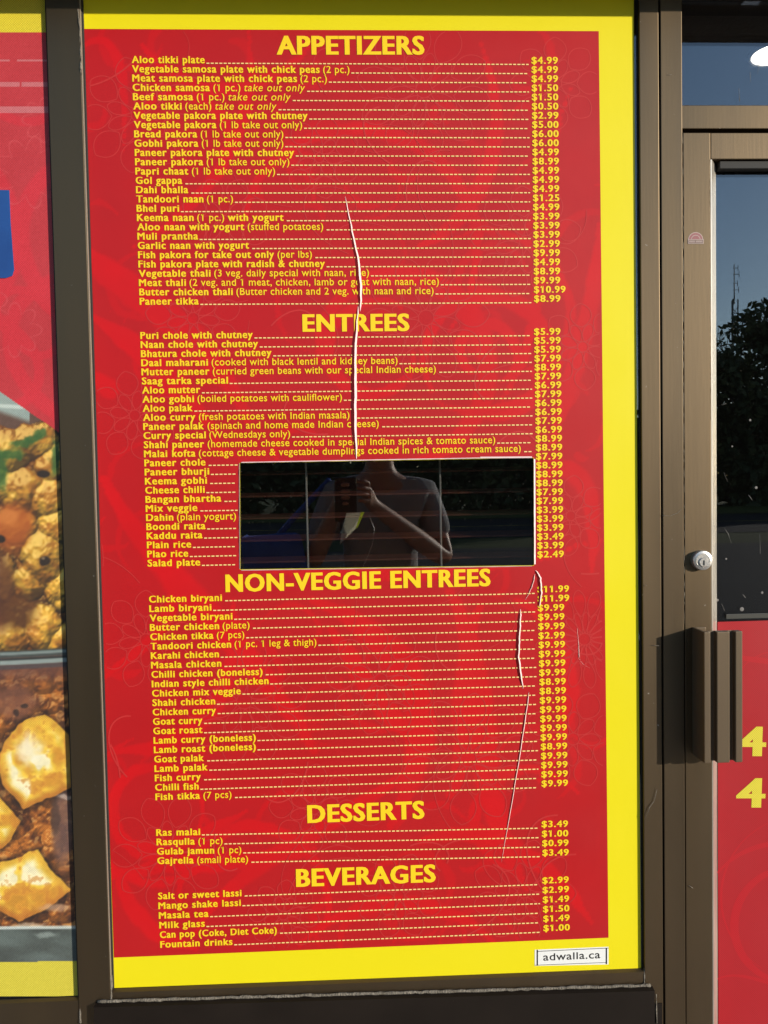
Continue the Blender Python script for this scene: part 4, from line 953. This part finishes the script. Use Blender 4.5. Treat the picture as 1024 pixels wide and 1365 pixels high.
shV = [(px0, py0, .90), (px0, py0, 1.08), (px0, py0 + .02, 1.28), (px0, py0 + .025, 1.41), (px0, py0 + .045, 1.462)]; shR = [(.170, .128), (.160, .120), (.176, .125), (.118, .090), (.064, .066)]; shE = [(i, i + 1) for i in range(4)]
for sh_, el, wr, _ in arms:
    a = len(shV); shV += [sh_, tuple(Vector(sh_).lerp(Vector(el), .38)), tuple(Vector(sh_).lerp(Vector(el), .72))]; shR += [.078, .070, .068]; shE += [(3, a), (a, a + 1), (a + 1, a + 2)]
skin('t_shirt', shV, shE, shR, SHIRT, per)
tV = [(px0, py0, .98)]; tR = [(.162, .122)]; tE = []
for s in (-1, 1):
    a = len(tV); tV += [(px0 + s * .09, py0, .86), (px0 + s * .11, py0 + .02, .50), (px0 + s * .12, py0 - .01, .10)]; tR += [(.10, .108), .078, .066]; tE += [(0, a), (a, a + 1), (a + 1, a + 2)]
skin('trousers', tV, tE, tR, TROUSER, per)
for s in (-1, 1): skin('shoe', [(px0 + s * .12, py0 - .04, .05), (px0 + s * .125, py0 + .08, .045), (px0 + s * .13, py0 + .19, .035)], [(0, 1), (1, 2)], [(.046, .05), (.048, .045), (.04, .033)], SHOE, per)
def ell(name, c, r, m, parent, zmin=None):
    bm = bmesh.new(); bmesh.ops.create_uvsphere(bm, u_segments=24, v_segments=16, radius=1)
    for v in bm.verts: v.co = Vector(c) + Vector((v.co.x * r[0], v.co.y * r[1], v.co.z * r[2]))
    if zmin is not None: bmesh.ops.delete(bm, geom=[v for v in bm.verts if v.co.z < zmin + (v.co.y - c[1]) * .8], context='VERTS')
    return bmobj(name, bm, m, parent, smooth=True)
hc = (px0 - .01, py0 + .08, 1.66)
ell('hair', (hc[0], hc[1] - .015, hc[2] + .03), (.092, .112, .105), HAIR, per, hc[2] + .0)
for s in (-1, 1):
    ell('ear', (hc[0] + s * .083, hc[1] - .005, hc[2] - .01), (.012, .022, .034), SKIN, per); ell('eye', (hc[0] + s * .032, hc[1] + .088, hc[2] + .005), (.013, .008, .008), WHITEPAINT, per); ell('eyebrow', (hc[0] + s * .033, hc[1] + .092, hc[2] + .03), (.02, .006, .005), HAIR, per)
skin('nose', [(hc[0], hc[1] + .085, hc[2] + .005), (hc[0], hc[1] + .106, hc[2] - .035)], [(0, 1)], [.010, .014], SKIN, per); ell('mouth', (hc[0], hc[1] + .086, hc[2] - .068), (.024, .008, .007), mat('lip', (.30, .12, .10), .5), per)
ph = thing('phone', 'dark phone held in both hands, mirrored in the poster opening', 'phone', (0.0, -1.43, 1.38))
box('phone_body', -.062, .016, -1.437, -1.428, 1.312, 1.468, mat('phone_shell', (.02, .02, .025), .2), ph, bev=.003)
for zz in (1.452, 1.432):
    bm = bmesh.new(); lathe(bm, [(.008, 0), (.008, .002), (.006, .0025)], (0.0, -1.428, zz), (0, 1, 0), 20); bmobj('phone_lens', bm, BLACK, ph)
# sheet of paper hanging from the hand
pp = [MIR(x, y, dd) for x, y, dd in ((462, 684, 1.395), (485, 683, 1.415), (477, 702, 1.40), (453, 726, 1.39), (456, 705, 1.388))]
n = len(pp)
def see_through(m, col, f):
    N, L = m.node_tree.nodes, m.node_tree.links; t = N.new('ShaderNodeBsdfTranslucent'); t.inputs[0].default_value = (*col, 1)
    mx = N.new('ShaderNodeMixShader'); mx.inputs[0].default_value = f; L.new(N['Principled BSDF'].outputs[0], mx.inputs[1]); L.new(t.outputs[0], mx.inputs[2]); L.new(mx.outputs[0], N['Material Output'].inputs[0]); return m
PAPER = mat('paper', (.72, .70, .62), .8, noise=((60, 10, 90), .8, (.52, .50, .44)))
see_through(PAPER, (.9, .88, .76), .85)
o = mesh('leaflet', [tuple(q) for q in pp] + [(q.x, q.y - .0006, q.z) for q in pp], [(0, 1, 2, 3, 4), (9, 8, 7, 6, 5)] + [(i, (i + 1) % n, (i + 1) % n + n, i + n) for i in range(n)], PAPER)
tag(o, 'pale paper leaflet dangling from the hand, mirrored in the poster opening', 'leaflet')
gs = [MIR(x, y, 1.386) for x, y in ((481, 683), (486, 682.5), (477, 703), (474, 705))]
mesh('edge_strip', [tuple(q) for q in gs], [(0, 1, 2, 3)], see_through(mat('lime_strip', (.42, .52, .05), .6), (.5, .65, .04), .6), o)
# blue bag on the elbow
bc = MIR(376, 742, 1.66)
bag = thing('shoulder_bag', 'blue cloth bag hanging beside the person, mirrored in the poster opening', 'bag', (bc.x, bc.y, bc.z - .17))
BAGM = mat('blue_cloth', (.035, .10, .42), .75, noise=((14, 14, 14), .8, (.02, .06, .28)), bump=((30, 30, 30), .5))
skin('bag_body', [(bc.x - .10, bc.y, bc.z - .04), (bc.x - .02, bc.y, bc.z - .03), (bc.x + .09, bc.y - .01, bc.z - .01)], [(0, 1), (1, 2)], [(.075, .10), (.095, .125), (.07, .09)], BAGM, bag, 1)
bm = bmesh.new(); tube(bm, [(bc.x - .04, bc.y, bc.z + .05), (bc.x + .03, bc.y - .06, bc.z + .13), (px0 - .20, py0 + .02, 1.46), (px0 - .19, py0 - .11, 1.38)], [.012, .012, .012, .012], 6); bmobj('strap', bm, BAGM, bag, smooth=True)
# charging cable hanging from the phone
cpts = [MIR(x, y, 1.40) for x, y in ((492, 686), (499, 705), (497, 725), (489, 745), (482, 760))]
bm = bmesh.new(); tube(bm, [tuple(q) for q in cpts], [.0012] * 5, 6); o = bmobj('cable', bm, WHITEPAINT, smooth=True); tag(o, 'thin pale cable dangling below the phone, mirrored in the poster opening', 'cable')
